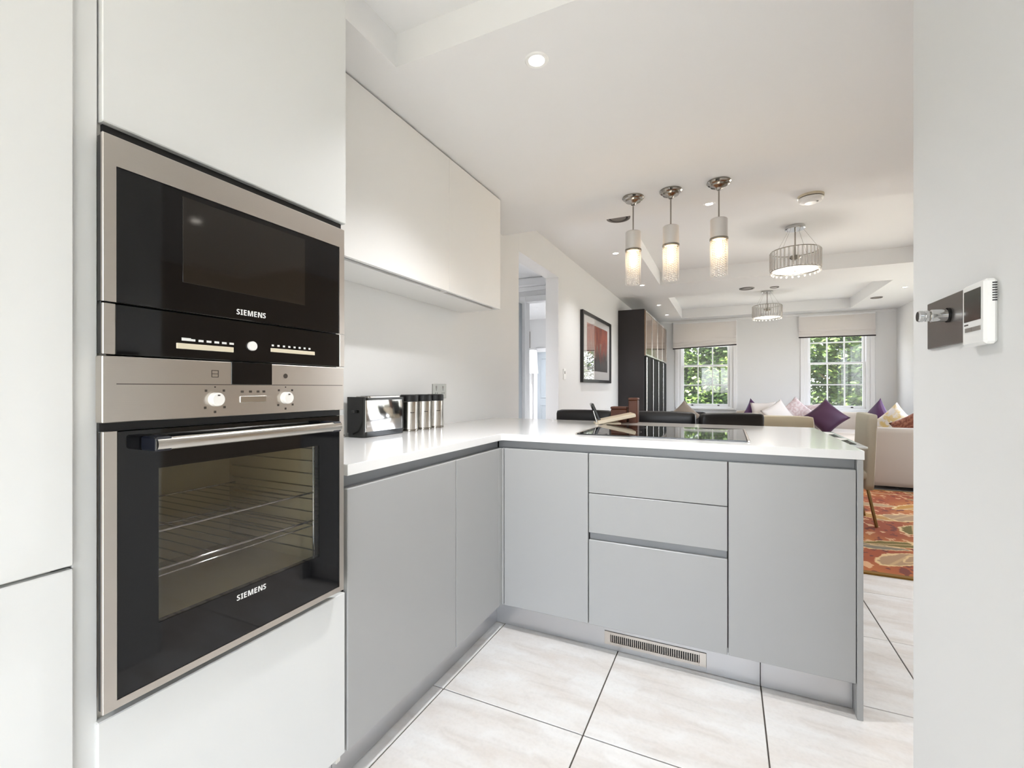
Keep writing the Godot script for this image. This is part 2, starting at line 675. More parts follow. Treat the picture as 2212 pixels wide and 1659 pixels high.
# ---------------------------------------------------------------- shell
func build_shell() -> void:
	# floor: slab with separate marble tiles
	var fl := structure("floor")
	bx("slab", -4.6, 3.0, -0.20, -0.004, -10.9, 2.6, M.grout, fl, 0.0)
	var tw := 0.5825
	var td := 0.605
	var gap := 0.005
	var rng := RandomNumberGenerator.new()
	rng.seed = 4
	var tm := box_mesh(Vector3(tw - gap, 0.012, td - gap), 0.0012)
	for i in range(-3, 6):
		for j in range(-17, 7):
			var x0 := -0.46 + i * tw
			var z0 := -1.558 + j * td
			if x0 + tw < -1.8 or x0 > 2.85 or z0 + td < -10.75 or z0 > 2.45:
				continue
			part("tile", tm, M.tiles[rng.randi() % 4], fl, Vector3(x0 + tw / 2, -0.006 + rng.randf() * 0.0006, z0 + td / 2), Vector3(0, PI * (rng.randi() % 2), 0))

	# left wall with the opening to the hall
	var wl := structure("wall_left")
	bx("panel", XW - 0.145, XW, 0.0, 3.05, -3.59, 2.6, M.wall, wl, 0.001)
	bx("panel", XW - 0.145, XW, 0.0, 3.05, -10.9, -4.62, M.wall, wl, 0.001)
	bx("header", XW - 0.145, XW, 2.40, 3.05, -4.62, -3.59, M.wall, wl, 0.001)
	bx("reveal_lining", XW - 0.145, XW - 0.001, 0.0, 2.40, -4.62, -4.612, M.paint, wl, 0.001)

	# right: the block of wall beside the camera, and the living room's right wall
	var wr := structure("wall_right")
	bx("panel", 0.35, 3.0, 0.0, 3.05, -1.22, -0.62, M.wall, wr, 0.002)
	bx("panel", XR, 3.0, 0.0, 3.05, -0.62, 2.6, M.wall, wr, 0.001)
	bx("panel", XR, 3.0, 0.0, 3.05, -10.9, -9.6, M.wall_white, wr, 0.001)
	bx("panel", XR, 3.0, 0.0, 3.05, -5.4, -1.22, M.wall_warm, wr, 0.001)
	bx("panel", XR, 3.0, 0.0, 0.45, -9.6, -5.4, M.wall_white, wr, 0.001)
	bx("panel", XR, 3.0, 2.35, 3.05, -9.6, -5.4, M.wall_white, wr, 0.001)
	var w4 := structure("window_4")
	var fr := [[2.90, 2.96, 0.45, 0.50, -9.6, -5.4], [2.90, 2.96, 2.30, 2.35, -9.6, -5.4]]
	for k in 4:
		var zz := -9.575 + k * 1.3833
		fr.append([2.90, 2.96, 0.50, 2.30, zz - 0.025, zz + 0.025])
	boxes("frame", fr, M.paint, w4)
	for k in 3:
		var zz := -9.55 + k * 1.3833
		bx("pane", 2.928, 2.932, 0.50, 2.30, zz, zz + 1.3333, M.pane, w4, 0.0)

	# the wall behind the camera with a window
	var wb := structure("wall_near")
	bx("panel", -1.775, 3.0, 2.25, 3.05, 2.45, 2.6, M.wall, wb, 0.001)
	bx("panel", -1.775, -1.35, 0.0, 2.25, 2.45, 2.6, M.wall, wb, 0.001)
	bx("panel", 2.65, 3.0, 0.0, 2.25, 2.45, 2.6, M.wall, wb, 0.001)
	var w3 := structure("window_3")
	var wf := [[-1.35, 2.65, 0.0, 0.06, 2.48, 2.55], [-1.35, 2.65, 2.19, 2.25, 2.48, 2.55]]
	for k in 5:
		wf.append([-1.35 + k * 0.985, -1.29 + k * 0.985, 0.06, 2.19, 2.48, 2.55])
	boxes("frame", wf, M.paint, w3)
	for k in 4:
		bx("pane", -1.29 + k * 0.985, -0.365 + k * 0.985, 0.06, 2.19, 2.514, 2.518, M.pane, w3, 0.0)

	# ceiling: lowered over the kitchen with a shallow recess, higher with two trays over the living room
	var ce := structure("ceiling")
	var k0 := -3.285
	var r := [-1.141, 0.12, -1.385, 0.75]  # recess x0 x1 z0 z1
	boxes("kitchen_panel", [
		[-1.63, XR, KC, 2.92, k0, r[2]], [-1.63, XR, KC, 2.92, r[3], 2.45],
		[-1.63, r[0], KC, 2.92, r[2], r[3]], [r[1], XR, KC, 2.92, r[2], r[3]]], M.ceiling, ce, 0.0)
	bx("recess_top", r[0], r[1], 2.565, 2.92, r[2], r[3], M.ceiling, ce, 0.0)
	var t0 := -0.88
	var t1 := 2.05
	boxes("living_panel", [
		[-1.63, XR, LC, 2.92, -4.43, k0], [-1.63, XR, LC, 2.92, -7.88, -6.87], [-1.63, XR, LC, 2.92, ZB, -10.32],
		[-1.63, t0, LC, 2.92, -6.87, -4.43], [t1, XR, LC, 2.92, -6.87, -4.43],
		[-1.63, t0, LC, 2.92, -10.32, -7.88], [t1, XR, LC, 2.92, -10.32, -7.88]], M.ceiling, ce, 0.0)
	boxes("tray_top", [[t0, t1, 2.89, 2.95, -6.87, -4.43], [t0, t1, 2.89, 2.95, -10.32, -7.88]], M.ceiling, ce, 0.0)
	bx("roof_slab", -1.775, 3.0, 2.95, 3.10, -10.9, 2.6, M.ceiling, ce, 0.0)

	# window wall
	var ww := structure("wall_back")
	var L := [-1.0, 0.115]
	var R := [1.375, 2.46]
	var y0 := 0.79
	var y1 := 2.62
	bx("panel", -1.775, L[0], 0.0, 3.05, -10.95, ZB, M.wall_white, ww, 0.0)
	bx("panel", L[1], R[0], 0.0, 3.05, -10.95, ZB, M.wall_white, ww, 0.0)
	bx("panel", R[1], 3.0, 0.0, 3.05, -10.95, ZB, M.wall_white, ww, 0.0)
	for e in [L, R]:
		bx("panel", e[0], e[1], 0.0, y0, -10.95, ZB, M.wall_white, ww, 0.0)
		bx("panel", e[0], e[1], y1, 3.05, -10.95, ZB, M.wall_white, ww, 0.0)
	sash_window("window_1", L[0], L[1], y0, y1)
	sash_window("window_2", R[0], R[1], y0, y1)
	# skirting in the living room
	var bl := structure("baseboard_left")
	bx("board", XW, XW + 0.016, 0.0, 0.14, -7.50, -4.66, M.paint, bl, 0.003)
	var bb := structure("baseboard_back")
	bx("board", -1.18, XR, 0.0, 0.14, ZB, ZB + 0.016, M.paint, bb, 0.003)
	# pelmet moulding over the blinds
	var tr := structure("trim_1")
	bx("moulding", -1.63, XR, 2.655, LC, ZB, ZB + 0.03, M.paint, tr, 0.006)

func sash_window(called: String, x0: float, x1: float, y0: float, y1: float) -> void:
	var w := structure(called)
	var zf := ZB - 0.06
	# box frame and lining
	var fw := 0.075
	boxes("window_frame", [[x0, x0 + fw, y0, y1, zf - 0.06, ZB - 0.005], [x1 - fw, x1, y0, y1, zf - 0.06, ZB - 0.005], [x0 + fw, x1 - fw, y1 - fw, y1, zf - 0.06, ZB - 0.005], [x0 + fw, x1 - fw, y0, y0 + 0.03, zf - 0.06, ZB - 0.005]], M.paint, w, 0.004)
	bx("window_sill", x0 - 0.04, x1 + 0.04, y0 - 0.035, y0, ZB - 0.09, ZB + 0.05, M.paint, w, 0.005)
	boxes("architrave", [[x0 - 0.06, x0 + 0.01, y0, y1 + 0.03, ZB, ZB + 0.018], [x1 - 0.01, x1 + 0.06, y0, y1 + 0.03, ZB, ZB + 0.018]], M.paint, w, 0.005)
	var gx0 := x0 + fw
	var gx1 := x1 - fw
	var rail := 1.705
	for s in 2:
		var ya := (y0 + 0.03) if s == 0 else rail - 0.02
		var yb := (rail + 0.02) if s == 0 else y1 - fw
		var z := ZB - 0.055 if s == 0 else ZB - 0.095
		var sash := Node3D.new()
		sash.name = "sash"
		w.add_child(sash, true)
		var st := 0.045
		var bars := [[gx0, gx0 + st, ya, yb, z - 0.018, z + 0.018], [gx1 - st, gx1, ya, yb, z - 0.018, z + 0.018], [gx0 + st, gx1 - st, ya, ya + (0.055 if s == 0 else 0.035), z - 0.018, z + 0.018], [gx0 + st, gx1 - st, yb - 0.035, yb, z - 0.018, z + 0.018]]
		boxes("sash_frame", bars, M.paint, sash, 0.004)
		var ix0 := gx0 + st
		var ix1 := gx1 - st
		var iy0 := ya + (0.055 if s == 0 else 0.035)
		var iy1 := yb - 0.035
		var b := 0.011
		for k in [1, 2]:
			var xx: float = lerpf(ix0, ix1, k / 3.0)
			bx("glazing_bar", xx - b, xx + b, iy0, iy1, z - 0.014, z + 0.014, M.paint, sash, 0.003)
		var ym := (iy0 + iy1) / 2
		bx("glazing_bar", ix0, ix1, ym - b, ym + b, z - 0.013, z + 0.013, M.paint, sash, 0.003)
		for k in 3:
			for q in 2:
				bx("pane", lerpf(ix0, ix1, k / 3.0), lerpf(ix0, ix1, (k + 1) / 3.0), iy0 if q == 0 else ym, ym if q == 0 else iy1, z - 0.002, z + 0.002, M.pane, sash, 0.0)
		if s == 0:
			for xx in [lerpf(ix0, ix1, 0.2), lerpf(ix0, ix1, 0.8)]:
				bx("sash_lift", xx - 0.02, xx + 0.02, ya + 0.015, ya + 0.035, z + 0.018, z + 0.035, M.black, sash, 0.004)

# ---------------------------------------------------------------- tall units and ovens
func build_tall_units() -> void:
	# tall cupboard beside the oven housing
	var t := thing("tall_cupboard", "tall cream handleless cupboard split in two doors, beside the oven housing", "cupboard", Vector3(-1.33, 0, -0.1))
	bx("carcass", XW + 0.003, -1.051, 0.1, 2.405, -0.371, 0.206, M.carcass, t)
	bx("door", -1.05, XD, 0.911, 2.40, -0.394, 0.204, M.cream, t, 0.002)
	bx("door", -1.05, XD, 0.125, 0.905, -0.394, 0.204, M.cream, t, 0.002)
	bx("plinth", -1.10, -1.089, 0.0, 0.122, -0.394, 0.204, M.plinth, t)
	# oven housing
	var h := thing("oven_housing", "tall cream cabinet housing two built-in ovens, with flap above and drawer below", "cabinet", Vector3(-1.33, 0, -0.72))
	var a := Vector3(-1.33, 0, -0.72)
	boxes("carcass", [
		[XW + 0.003 - a.x, -1.052 - a.x, 0.1, 2.405, -0.450 - a.z, -0.432 - a.z], [XW + 0.003 - a.x, -1.052 - a.x, 0.1, 2.405, -1.022 - a.z, -1.004 - a.z],
		[XW + 0.003 - a.x, -1.052 - a.x, 0.60, 0.616, -1.004 - a.z, -0.450 - a.z], [XW + 0.003 - a.x, -1.052 - a.x, 1.690, 1.706, -1.004 - a.z, -0.450 - a.z],
		[XW + 0.003 - a.x, -1.052 - a.x, 2.389, 2.405, -1.004 - a.z, -0.450 - a.z], [XW + 0.003 - a.x, XW + 0.012 - a.x, 0.1, 2.389, -1.004 - a.z, -0.450 - a.z]], M.carcass, h)
	bx("filler_strip", -1.075, -1.041, 0.1, 2.405, -0.4315, -0.3955, M.cream, h)
	bx("flap_door", -1.05, XD, 1.708, 2.372, -1.022, -0.434, M.cream, h, 0.002)
	bx("top_strip", -1.05, XD - 0.004, 2.377, 2.405, -1.022, -0.434, M.cream, h, 0.001)
	bx("drawer", -1.05, XD, 0.135, 0.612, -1.018, -0.427, M.cream, h, 0.002)
	bx("plinth", -1.10, -1.089, 0.0, 0.122, -1.022, -0.3955, M.plinth, h)
	bx("gap_shade_strip", -1.0515, -1.044, 1.680, 1.7072, -1.015, -0.440, M.black, h, 0.0)  # black strip painting the shade of the gap under the flap

func ring(st: SurfaceTool, xf: float, depth: float, z0: float, z1: float, y0: float, y1: float, iz0: float, iz1: float, iy0: float, iy1: float, bevel := 0.001) -> void:
	# a flat mitred frame facing +x with a bevelled outer edge; z0 is the near (larger z) side
	var o := [Vector2(z0, y0), Vector2(z1, y0), Vector2(z1, y1), Vector2(z0, y1)]
	var i := [Vector2(iz0, iy0), Vector2(iz1, iy0), Vector2(iz1, iy1), Vector2(iz0, iy1)]
	var bb := bevel if iy0 - y0 > bevel else 0.0
	var bt := bevel if y1 - iy1 > bevel else 0.0
	var f := [Vector2(z0 - bevel, y0 + bb), Vector2(z1 + bevel, y0 + bb), Vector2(z1 + bevel, y1 - bt), Vector2(z0 - bevel, y1 - bt)]
	var mid := Vector2((z0 + z1) / 2, (y0 + y1) / 2)
	for k in 4:
		var n := (k + 1) % 4
		var away: Vector2 = (o[k] + o[n]) / 2 - mid
		var out := Vector3(0, 0, away.x) if k % 2 else Vector3(0, away.y, 0)
		var p := func(v: Vector2, x: float) -> Vector3: return Vector3(x, v.y, v.x)
		quad(st, p.call(f[k], xf), p.call(f[n], xf), p.call(i[n], xf), p.call(i[k], xf), Vector3(1, 0, 0))
		quad(st, p.call(f[k], xf), p.call(f[n], xf), p.call(o[n], xf - bevel), p.call(o[k], xf - bevel), out.normalized() + Vector3(1, 0, 0))
		quad(st, p.call(o[k], xf - bevel), p.call(o[n], xf - bevel), p.call(o[n], xf - depth), p.call(o[k], xf - depth), out)
		quad(st, p.call(i[k], xf), p.call(i[n], xf), p.call(i[n], xf - depth), p.call(i[k], xf - depth), -out)

func build_ovens() -> void:
	var side := Vector3(0, PI / 2, 0)   # turns something that faces +z to face +x
	# ---- compact oven with microwave, above
	var at := Vector3(-1.2, 1.279, -0.708)
	var m := thing("compact_oven", "black glass microwave oven with steel surround, the upper of two built-in appliances", "microwave", at)
	bx("body", -1.45, -1.032, 1.285, 1.672, -0.985, -0.432, M.black, m)
	var st := begin()
	ring(st, -1.007 - at.x, 0.007, -0.425 - at.z, -0.993 - at.z, 1.376 - at.y, 1.678 - at.y, -0.445 - at.z, -0.974 - at.z, 1.376 - at.y, 1.624 - at.y)
	part("door_surround", done(st), M.steel, m)
	bx("door_core", -1.031, -1.027, 1.378, 1.676, -0.991, -0.427, M.black, m, 0.0)
	for zz in [[-0.446, -0.427], [-0.991, -0.973]]:
		bx("door_core", -1.027, -1.014, 1.378, 1.676, zz[0], zz[1], M.black, m, 0.0)
	var dg := bx("door_glass", -1.026, -1.009, 1.376, 1.624, -0.974, -0.445, M.black_glass, m, 0.001)
	bx("viewing_window", -1.0095, -1.0082, 1.437, 1.612, -0.857, -0.558, M.smoked, dg, 0.0003)
	bx("control_panel", -1.026, -1.009, 1.281, 1.373, -0.974, -0.445, M.black_glass, m, 0.001)
	bx("side_strip", -1.014, -1.007, 1.281, 1.373, -0.444, -0.425, M.steel, m, 0.001)
	bx("side_strip", -1.014, -1.007, 1.281, 1.373, -0.993, -0.975, M.steel, m, 0.001)
	for zz in [[-0.444, -0.427], [-0.991, -0.975]]:
		bx("panel_core", -1.031, -1.0145, 1.283, 1.371, zz[0], zz[1], M.black, m, 0.0)
	bx("touch_strip", -1.010, -1.0068, 1.300, 1.3115, -0.664, -0.546, M.strip, m, 0.0008)
	bx("touch_strip", -1.010, -1.0068, 1.308, 1.3175, -0.888, -0.757, M.strip, m, 0.0008)
	var kb := lathe([[0.0, 0.008], [0.0092, 0.008], [0.0108, 0.0065], [0.0108, 0.0], [0.0, 0.0]], 28)
	part("push_button", kb, M.knob, m, Vector3(-1.010, 1.318, -0.708) - at, Vector3(0, 0, -PI / 2))
	text("SIEMENS", 0.0125, M.print_white, m, Vector3(-1.0088, 1.3935, -0.708) - at, side)
	for k in 7:
		bx("key_print", -1.0092, -1.0084, 1.317, 1.3215 if k > 0 else 1.323, -0.556 - k * 0.0165 - (0.010 if k > 0 else 0.018), -0.556 - k * 0.0165, M.print_white, m, 0.0)
	for k in 8:
		bx("key_print", -1.0092, -1.0084, 1.322, 1.3265, -0.766 - k * 0.0155, -0.760 - k * 0.0155, M.print_white, m, 0.0)

	# ---- single oven below
	at = Vector3(-1.2, 0.635, -0.708)
	var o := thing("built_in_oven", "stainless steel oven with glass door and bar handle, under the microwave oven", "oven", at)
	# control fascia
	var cp := bx("control_panel", -1.031, -1.007, 1.157, 1.278, -0.991, -0.424, M.steel, o, 0.0015)
	bx("engraved_line", -1.0076, -1.0066, 1.2265, 1.2280, -0.985, -0.445, M.print_dark, cp, 0.0)
	bx("clock_display", -1.010, -1.0058, 1.228, 1.279, -0.759, -0.658, M.black_glass, o, 0.0006)
	var kn := lathe([[0.0, 0.014], [0.0125, 0.014], [0.0145, 0.012], [0.0152, 0.0], [0.0, 0.0]], 32)
	for zk in [-0.622, -0.797]:
		var k := part("knob", kn, M.knob, o, Vector3(-1.007, 1.195, zk) - at, Vector3(0, 0, -PI / 2))
		part("pointer", box_mesh(Vector3(0.003, 0.001, 0.005), 0.0), M.print_dark, k, Vector3(-0.009, 0.0142, 0))
		var cnt := 0
		for a in [90, 45, 0, -40, -90, -140, 180, 135]:
			if a == 0 or a == 180:
				continue
			cnt += 1
			var q := Vector3(-1.0066, 1.195 + 0.027 * sin(deg_to_rad(a)), zk - 0.027 * cos(deg_to_rad(a))) - at
			part("dial_mark", box_mesh(Vector3(0.0006, 0.005, 0.005) if cnt != 1 else Vector3(0.0006, 0.003, 0.003), 0.0), M.print_dark, cp, q - cp.position)
	bx("menu_key", -1.009, -1.0045, 1.186, 1.2015, -0.744, -0.677, M.bar, o, 0.001)
	for zk in [-0.683, -0.703, -0.722, -0.737]:
		bx("key_print", -1.0074, -1.0064, 1.209, 1.214, zk - 0.004, zk + 0.003, M.print_dark, cp, 0.0)
	var sq := begin()
	ring(sq, -1.0064 - at.x - cp.position.x, 0.0008, -0.6145 - at.z - cp.position.z, -0.6295 - at.z - cp.position.z, 1.243 - at.y - cp.position.y, 1.2585 - at.y - cp.position.y, -0.6158 - at.z - cp.position.z, -0.6282 - at.z - cp.position.z, 1.2443 - at.y - cp.position.y, 1.2572 - at.y - cp.position.y, 0.0)
	part("heating_symbol", done(sq), M.print_dark, cp)
	bx("heating_symbol", -1.0074, -1.0064, 1.250, 1.2512, -0.6282, -0.6158, M.print_dark, cp, 0.0)
	part("temperature_symbol", lathe([[0.0, 0.0008], [0.006, 0.0008], [0.006, 0.0], [0.0, 0.0]], 20), M.print_dark, cp, Vector3(-1.0071, 1.250, -0.797) - at - cp.position, Vector3(0, 0, -PI / 2))
	# door: steel edge, black glass border, pane
	bx("vent_gap", -1.031, -1.022, 1.141, 1.157, -0.989, -0.426, M.black, o, 0.0)
	st = begin()
	ring(st, -1.007 - at.x, 0.007, -0.425 - at.z, -0.991 - at.z, 0.635 - at.y, 1.141 - at.y, -0.446 - at.z, -0.974 - at.z, 0.650 - at.y, 1.141 - at.y)
	var door := part("door", done(st), M.steel, o)
	for zz in [[-0.446, -0.427], [-0.989, -0.973]]:
		bx("door_core", -1.027, -1.0145, 0.637, 1.139, zz[0], zz[1], M.black, o, 0.0)
	st = begin()
	ring(st, -1.008 - at.x, 0.018, -0.447 - at.z, -0.973 - at.z, 0.651 - at.y, 1.140 - at.y, -0.514 - at.z, -0.903 - at.z, 0.760 - at.y, 1.063 - at.y, 0.0004)
	part("glass_border", done(st), M.black_glass, door)
	bx("pane", -1.012, -1.009, 0.760, 1.063, -0.903, -0.514, M.oven_pane, door, 0.0)
	text("SIEMENS", 0.0125, M.print_white, door, Vector3(-1.0078, 0.742, -0.708) - at, side)
	# handle
	var bar := begin()
	var prof := PackedVector2Array()
	for k in 16:
		var a := TAU * k / 16
		prof.append(Vector2(0.009 * cos(a), 0.0125 * sin(a)))
	bar.set_smooth_group(1)
	for k in 16:
		var p := prof[k]
		var q := prof[(k + 1) % 16]
		quad(bar, Vector3(p.x, p.y, -0.486), Vector3(q.x, q.y, -0.486), Vector3(q.x, q.y, -0.932), Vector3(p.x, p.y, -0.932), Vector3(p.x + q.x, p.y + q.y, 0))
	bar.set_smooth_group(-1)
	for k in 16:
		tri(bar, Vector3(0, 0, -0.484), Vector3(prof[k].x, prof[k].y, -0.484), Vector3(prof[(k + 1) % 16].x, prof[(k + 1) % 16].y, -0.484), Vector3(0, 0, 1))
		tri(bar, Vector3(0, 0, -0.932), Vector3(prof[k].x, prof[k].y, -0.932), Vector3(prof[(k + 1) % 16].x, prof[(k + 1) % 16].y, -0.932), Vector3(0, 0, -1))
	var hd := part("handle", done(bar), M.bar, o, Vector3(-0.962 - at.x, 1.115 - at.y, -at.z))
	for z in [[-0.512, -0.483], [-0.933, -0.904]]:
		boxes("handle_mount", [[-0.0455, 0.006, -0.0135, 0.0135, z[0], z[1]]], M.navy, hd, 0.003)
	# cavity with two wire racks
	var c := [-1.44, -1.034, 0.73, 1.085, -0.935, -0.482]
	boxes("cavity", [
		[c[0] - at.x, c[1] - at.x, c[2] - 0.01 - at.y, c[2] - at.y, c[4] - at.z, c[5] - at.z], [c[0] - at.x, c[1] - at.x, c[3] - at.y, c[3] + 0.01 - at.y, c[4] - at.z, c[5] - at.z],
		[c[0] - at.x, c[1] - at.x, c[2] - at.y, c[3] - at.y, c[4] - 0.01 - at.z, c[4] - at.z], [c[0] - at.x, c[1] - at.x, c[2] - at.y, c[3] - at.y, c[5] - at.z, c[5] + 0.01 - at.z],
		[c[0] - 0.01 - at.x, c[0] - at.x, c[2] - at.y, c[3] - at.y, c[4] - at.z, c[5] - at.z]], M.enamel, o, 0.0)
	st = begin()
	ring(st, -1.028 - at.x, 0.006, -0.430 - at.z, -0.986 - at.z, 0.640 - at.y, 1.140 - at.y, -0.500 - at.z, -0.917 - at.z, 0.745 - at.y, 1.075 - at.y, 0.0)
	part("cavity_collar", done(st), M.enamel_grey, o)
	for y in [0.925, 0.846]:
		var rk := begin(true)
		add_tube(rk, [Vector3(-1.06, y, -0.490) - at, Vector3(-1.06, y, -0.927) - at], 0.003, 6)
		add_tube(rk, [Vector3(-1.40, y, -0.490) - at, Vector3(-1.40, y, -0.927) - at], 0.003, 6)
		if y < 0.9:
			add_tube(rk, [Vector3(-1.06, y - 0.014, -0.490) - at, Vector3(-1.06, y - 0.014, -0.927) - at], 0.002, 6)
		for k in 12:
			var z := -0.505 - k * 0.037
			add_tube(rk, [Vector3(-1.06, y, z) - at, Vector3(-1.40, y, z) - at], 0.0016, 5)
		part("wire_rack", done(rk), M.chrome, o)
	var sr := begin(true)
	for k in 9:
		var y := 0.76 + k * 0.036
		add_tube(sr, [Vector3(-1.05, y, -0.931) - at, Vector3(-1.42, y, -0.931) - at], 0.002, 5)
	add_tube(sr, [Vector3(-1.06, 0.74, -0.929) - at, Vector3(-1.06, 1.07, -0.929) - at], 0.003, 6)
	part("side_rails", done(sr), M.chrome, o)

# ---------------------------------------------------------------- wall cabinet and base units
func build_wall_cabinet() -> void:
	var x := -1.325
	var a := Vector3(-1.48, 1.727, -1.8)
	var w := thing("wall_cabinet", "long cream wall cabinet with two lift-up fronts above the toaster", "cabinet", a)
	bx("carcass", XW + 0.002, x - 0.022, 1.745, 2.432, -2.625, -1.026, M.carcass, w)
	bx("flap_door", x - 0.02, x, 1.727, 2.430, -2.0325, -1.026, M.upper, w, 0.0008)
	bx("flap_door", x - 0.02, x, 1.727, 2.430, -2.630, -2.0335, M.upper, w, 0.0008)
	# underside with a finger groove behind the fronts
	bx("underside_panel", XW + 0.002, x - 0.052, 1.727, 1.744, -2.625, -1.026, M.upper, w, 0.001)
	bx("grip_profile", x - 0.046, x - 0.022, 1.735, 1.744, -2.026, -1.03, M.rail, w, 0.0)
	bx("grip_profile", x - 0.046, x - 0.022, 1.735, 1.744, -2.60, -2.046, M.rail, w, 0.0)
	bx("end_stop", x - 0.052, x - 0.021, 1.727, 1.744, -2.045, -2.027, M.upper, w, 0.0)
	bx("end_panel", XW + 0.002, x - 0.021, 1.727, 2.432, -2.643, -2.626, M.upper, w, 0.001)

func build_base_units() -> void:
	var bot := 0.130
	var top := 0.917
	# left run
	var a := thing("base_cabinet", "wide grey handleless base cabinet next to the oven housing", "cabinet", Vector3(-1.3, 0, -1.33))
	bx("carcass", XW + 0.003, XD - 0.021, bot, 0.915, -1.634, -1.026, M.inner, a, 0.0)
	bx("door", XD - 0.020, XD, bot, top, -1.632, -1.028, M.grey, a, 0.002)
	var b := thing("base_cabinet", "narrow grey base cabinet in the inner corner of the units", "cabinet", Vector3(-1.3, 0, -1.85))
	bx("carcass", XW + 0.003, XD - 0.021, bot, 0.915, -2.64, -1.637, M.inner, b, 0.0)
	bx("door", XD - 0.020, XD, bot, top, -2.030, -1.636, M.grey, b, 0.002)
	bx("corner_post", XD - 0.020, XD - 0.001, bot, top, -2.068, -2.033, M.grey, b, 0.002)
	# peninsula
	var g := -0.5826
	var zc := ZD - 0.021
	var c := thing("base_cabinet", "pale grey peninsula cabinet between the inner corner and the drawers", "cabinet", Vector3(-0.8, 0, -2.4))
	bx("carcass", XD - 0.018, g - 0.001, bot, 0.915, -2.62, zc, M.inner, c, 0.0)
	bx("corner_post", XD - 0.0005, XD + 0.010, bot, top, ZD - 0.020, ZD, M.grey, c, 0.002)
	bx("door", XD + 0.014, g - 0.002, bot, top, ZD - 0.020, ZD, M.grey, c, 0.002)
	var d := thing("drawer_cabinet", "grey peninsula cabinet with two shallow drawers over a deep one", "cabinet", Vector3(-0.29, 0, -2.4))
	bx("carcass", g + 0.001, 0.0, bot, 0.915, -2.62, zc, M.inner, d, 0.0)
	bx("drawer", g + 0.002, -0.001, 0.7365, top, ZD - 0.020, ZD, M.grey, d, 0.002)
	bx("drawer", g + 0.002, -0.001, 0.553, 0.7335, ZD - 0.020, ZD, M.grey, d, 0.002)
	bx("drawer", g + 0.002, -0.001, bot, 0.520, ZD - 0.020, ZD, M.grey, d, 0.002)
	bx("grip_channel", g + 0.004, -0.003, 0.515, 0.558, ZD - 0.0205, ZD - 0.0185, M.rail, d, 0.0)
	var e := thing("base_cabinet", "grey single-door peninsula cabinet beside the end panel", "cabinet", Vector3(0.21, 0, -2.4))
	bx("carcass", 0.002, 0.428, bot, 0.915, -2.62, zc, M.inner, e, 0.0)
	bx("door", 0.003, 0.4275, bot, top, ZD - 0.020, ZD, M.grey, e, 0.002)
	var f := thing("end_panel", "tall grey end panel standing on the tiles at the peninsula's free end", "panel", Vector3(0.44, 0, -2.4))
	bx("board", 0.430, 0.449, 0.0, CB, -2.80, ZD + 0.002, M.grey, f, 0.002)
	var bp := thing("back_panel", "grey panel closing the back of the peninsula under the overhang", "panel", Vector3(-0.3, 0, -2.7))
	bx("board", XW + 0.003, 0.429, 0.0, CB, -2.80, -2.782, M.grey, bp, 0.001)

	# recessed grip rails under the worktop
	var r := thing("grip_rail", "recessed brushed metal grip rail under the worktop along the left run", "rail", Vector3(-1.06, 0.935, -1.55))
	bx("channel", -1.075, -1.060, 0.916, CB, -2.075, -1.026, M.rail, r, 0.0)
	bx("lip", -1.060, -1.052, 0.916, 0.919, -2.068, -1.026, M.rail, r, 0.0)
	var r2 := thing("grip_rail", "recessed brushed metal grip rail under the worktop along the peninsula", "rail", Vector3(-0.3, 0.935, -2.09))
	bx("channel", -1.060, 0.429, 0.916, CB, -2.105, -2.090, M.rail, r2, 0.0)
	bx("lip", -1.052, 0.429, 0.916, 0.919, -2.090, -2.082, M.rail, r2, 0.0)

	# plinths
	var p := thing("plinth", "brushed metal plinth under the left run of cabinets", "plinth", Vector3(-1.09, 0, -1.55))
	bx("board", -1.103, -1.089, 0.003, bot, -2.12, -1.024, M.plinth, p, 0.001)
	var q := thing("plinth", "long brushed metal plinth under the drawers, with a vent grille in it", "plinth", Vector3(-0.48, 0, -2.13))
	boxes("board", [[-1.103 + 0.48, -0.521 + 0.48, 0.003, bot, -0.004, 0.01], [-0.082 + 0.48, 0.119 + 0.48, 0.003, bot, -0.004, 0.01], [-0.521 + 0.48, -0.082 + 0.48, 0.003, 0.025, -0.004, 0.01], [-0.521 + 0.48, -0.082 + 0.48, 0.087, bot, -0.004, 0.01]], M.plinth, q, 0.0004)
	var q2 := thing("plinth", "short brushed metal plinth piece next to the end panel", "plinth", Vector3(0.27, 0, -2.13))
	bx("board", 0.1215, 0.429, 0.003, bot, -2.134, -2.12, M.plinth, q2, 0.0008)
	# vent grille in the plinth
	var v := thing("vent_grille", "steel ventilation grille with upright slots set in the plinth", "grille", Vector3(-0.3015, 0.056, -2.118))
	boxes("grille_frame", [[-0.219, -0.192, -0.030, 0.030, -0.012, 0.002], [0.192, 0.219, -0.030, 0.030, -0.012, 0.002], [-0.192, 0.192, 0.017, 0.030, -0.012, 0.002], [-0.192, 0.192, -0.030, -0.017, -0.012, 0.002]], M.steel, v, 0.0006)
	part("backing", box_mesh(Vector3(0.384, 0.034, 0.002), 0.0), M.vent_dark, v, Vector3(0, 0, -0.011))
	for k in 42:
		part("slat", box_mesh(Vector3(0.0040, 0.034, 0.008), 0.0005), M.steel, v, Vector3(-0.1875 + k * 0.00915, 0, -0.004))

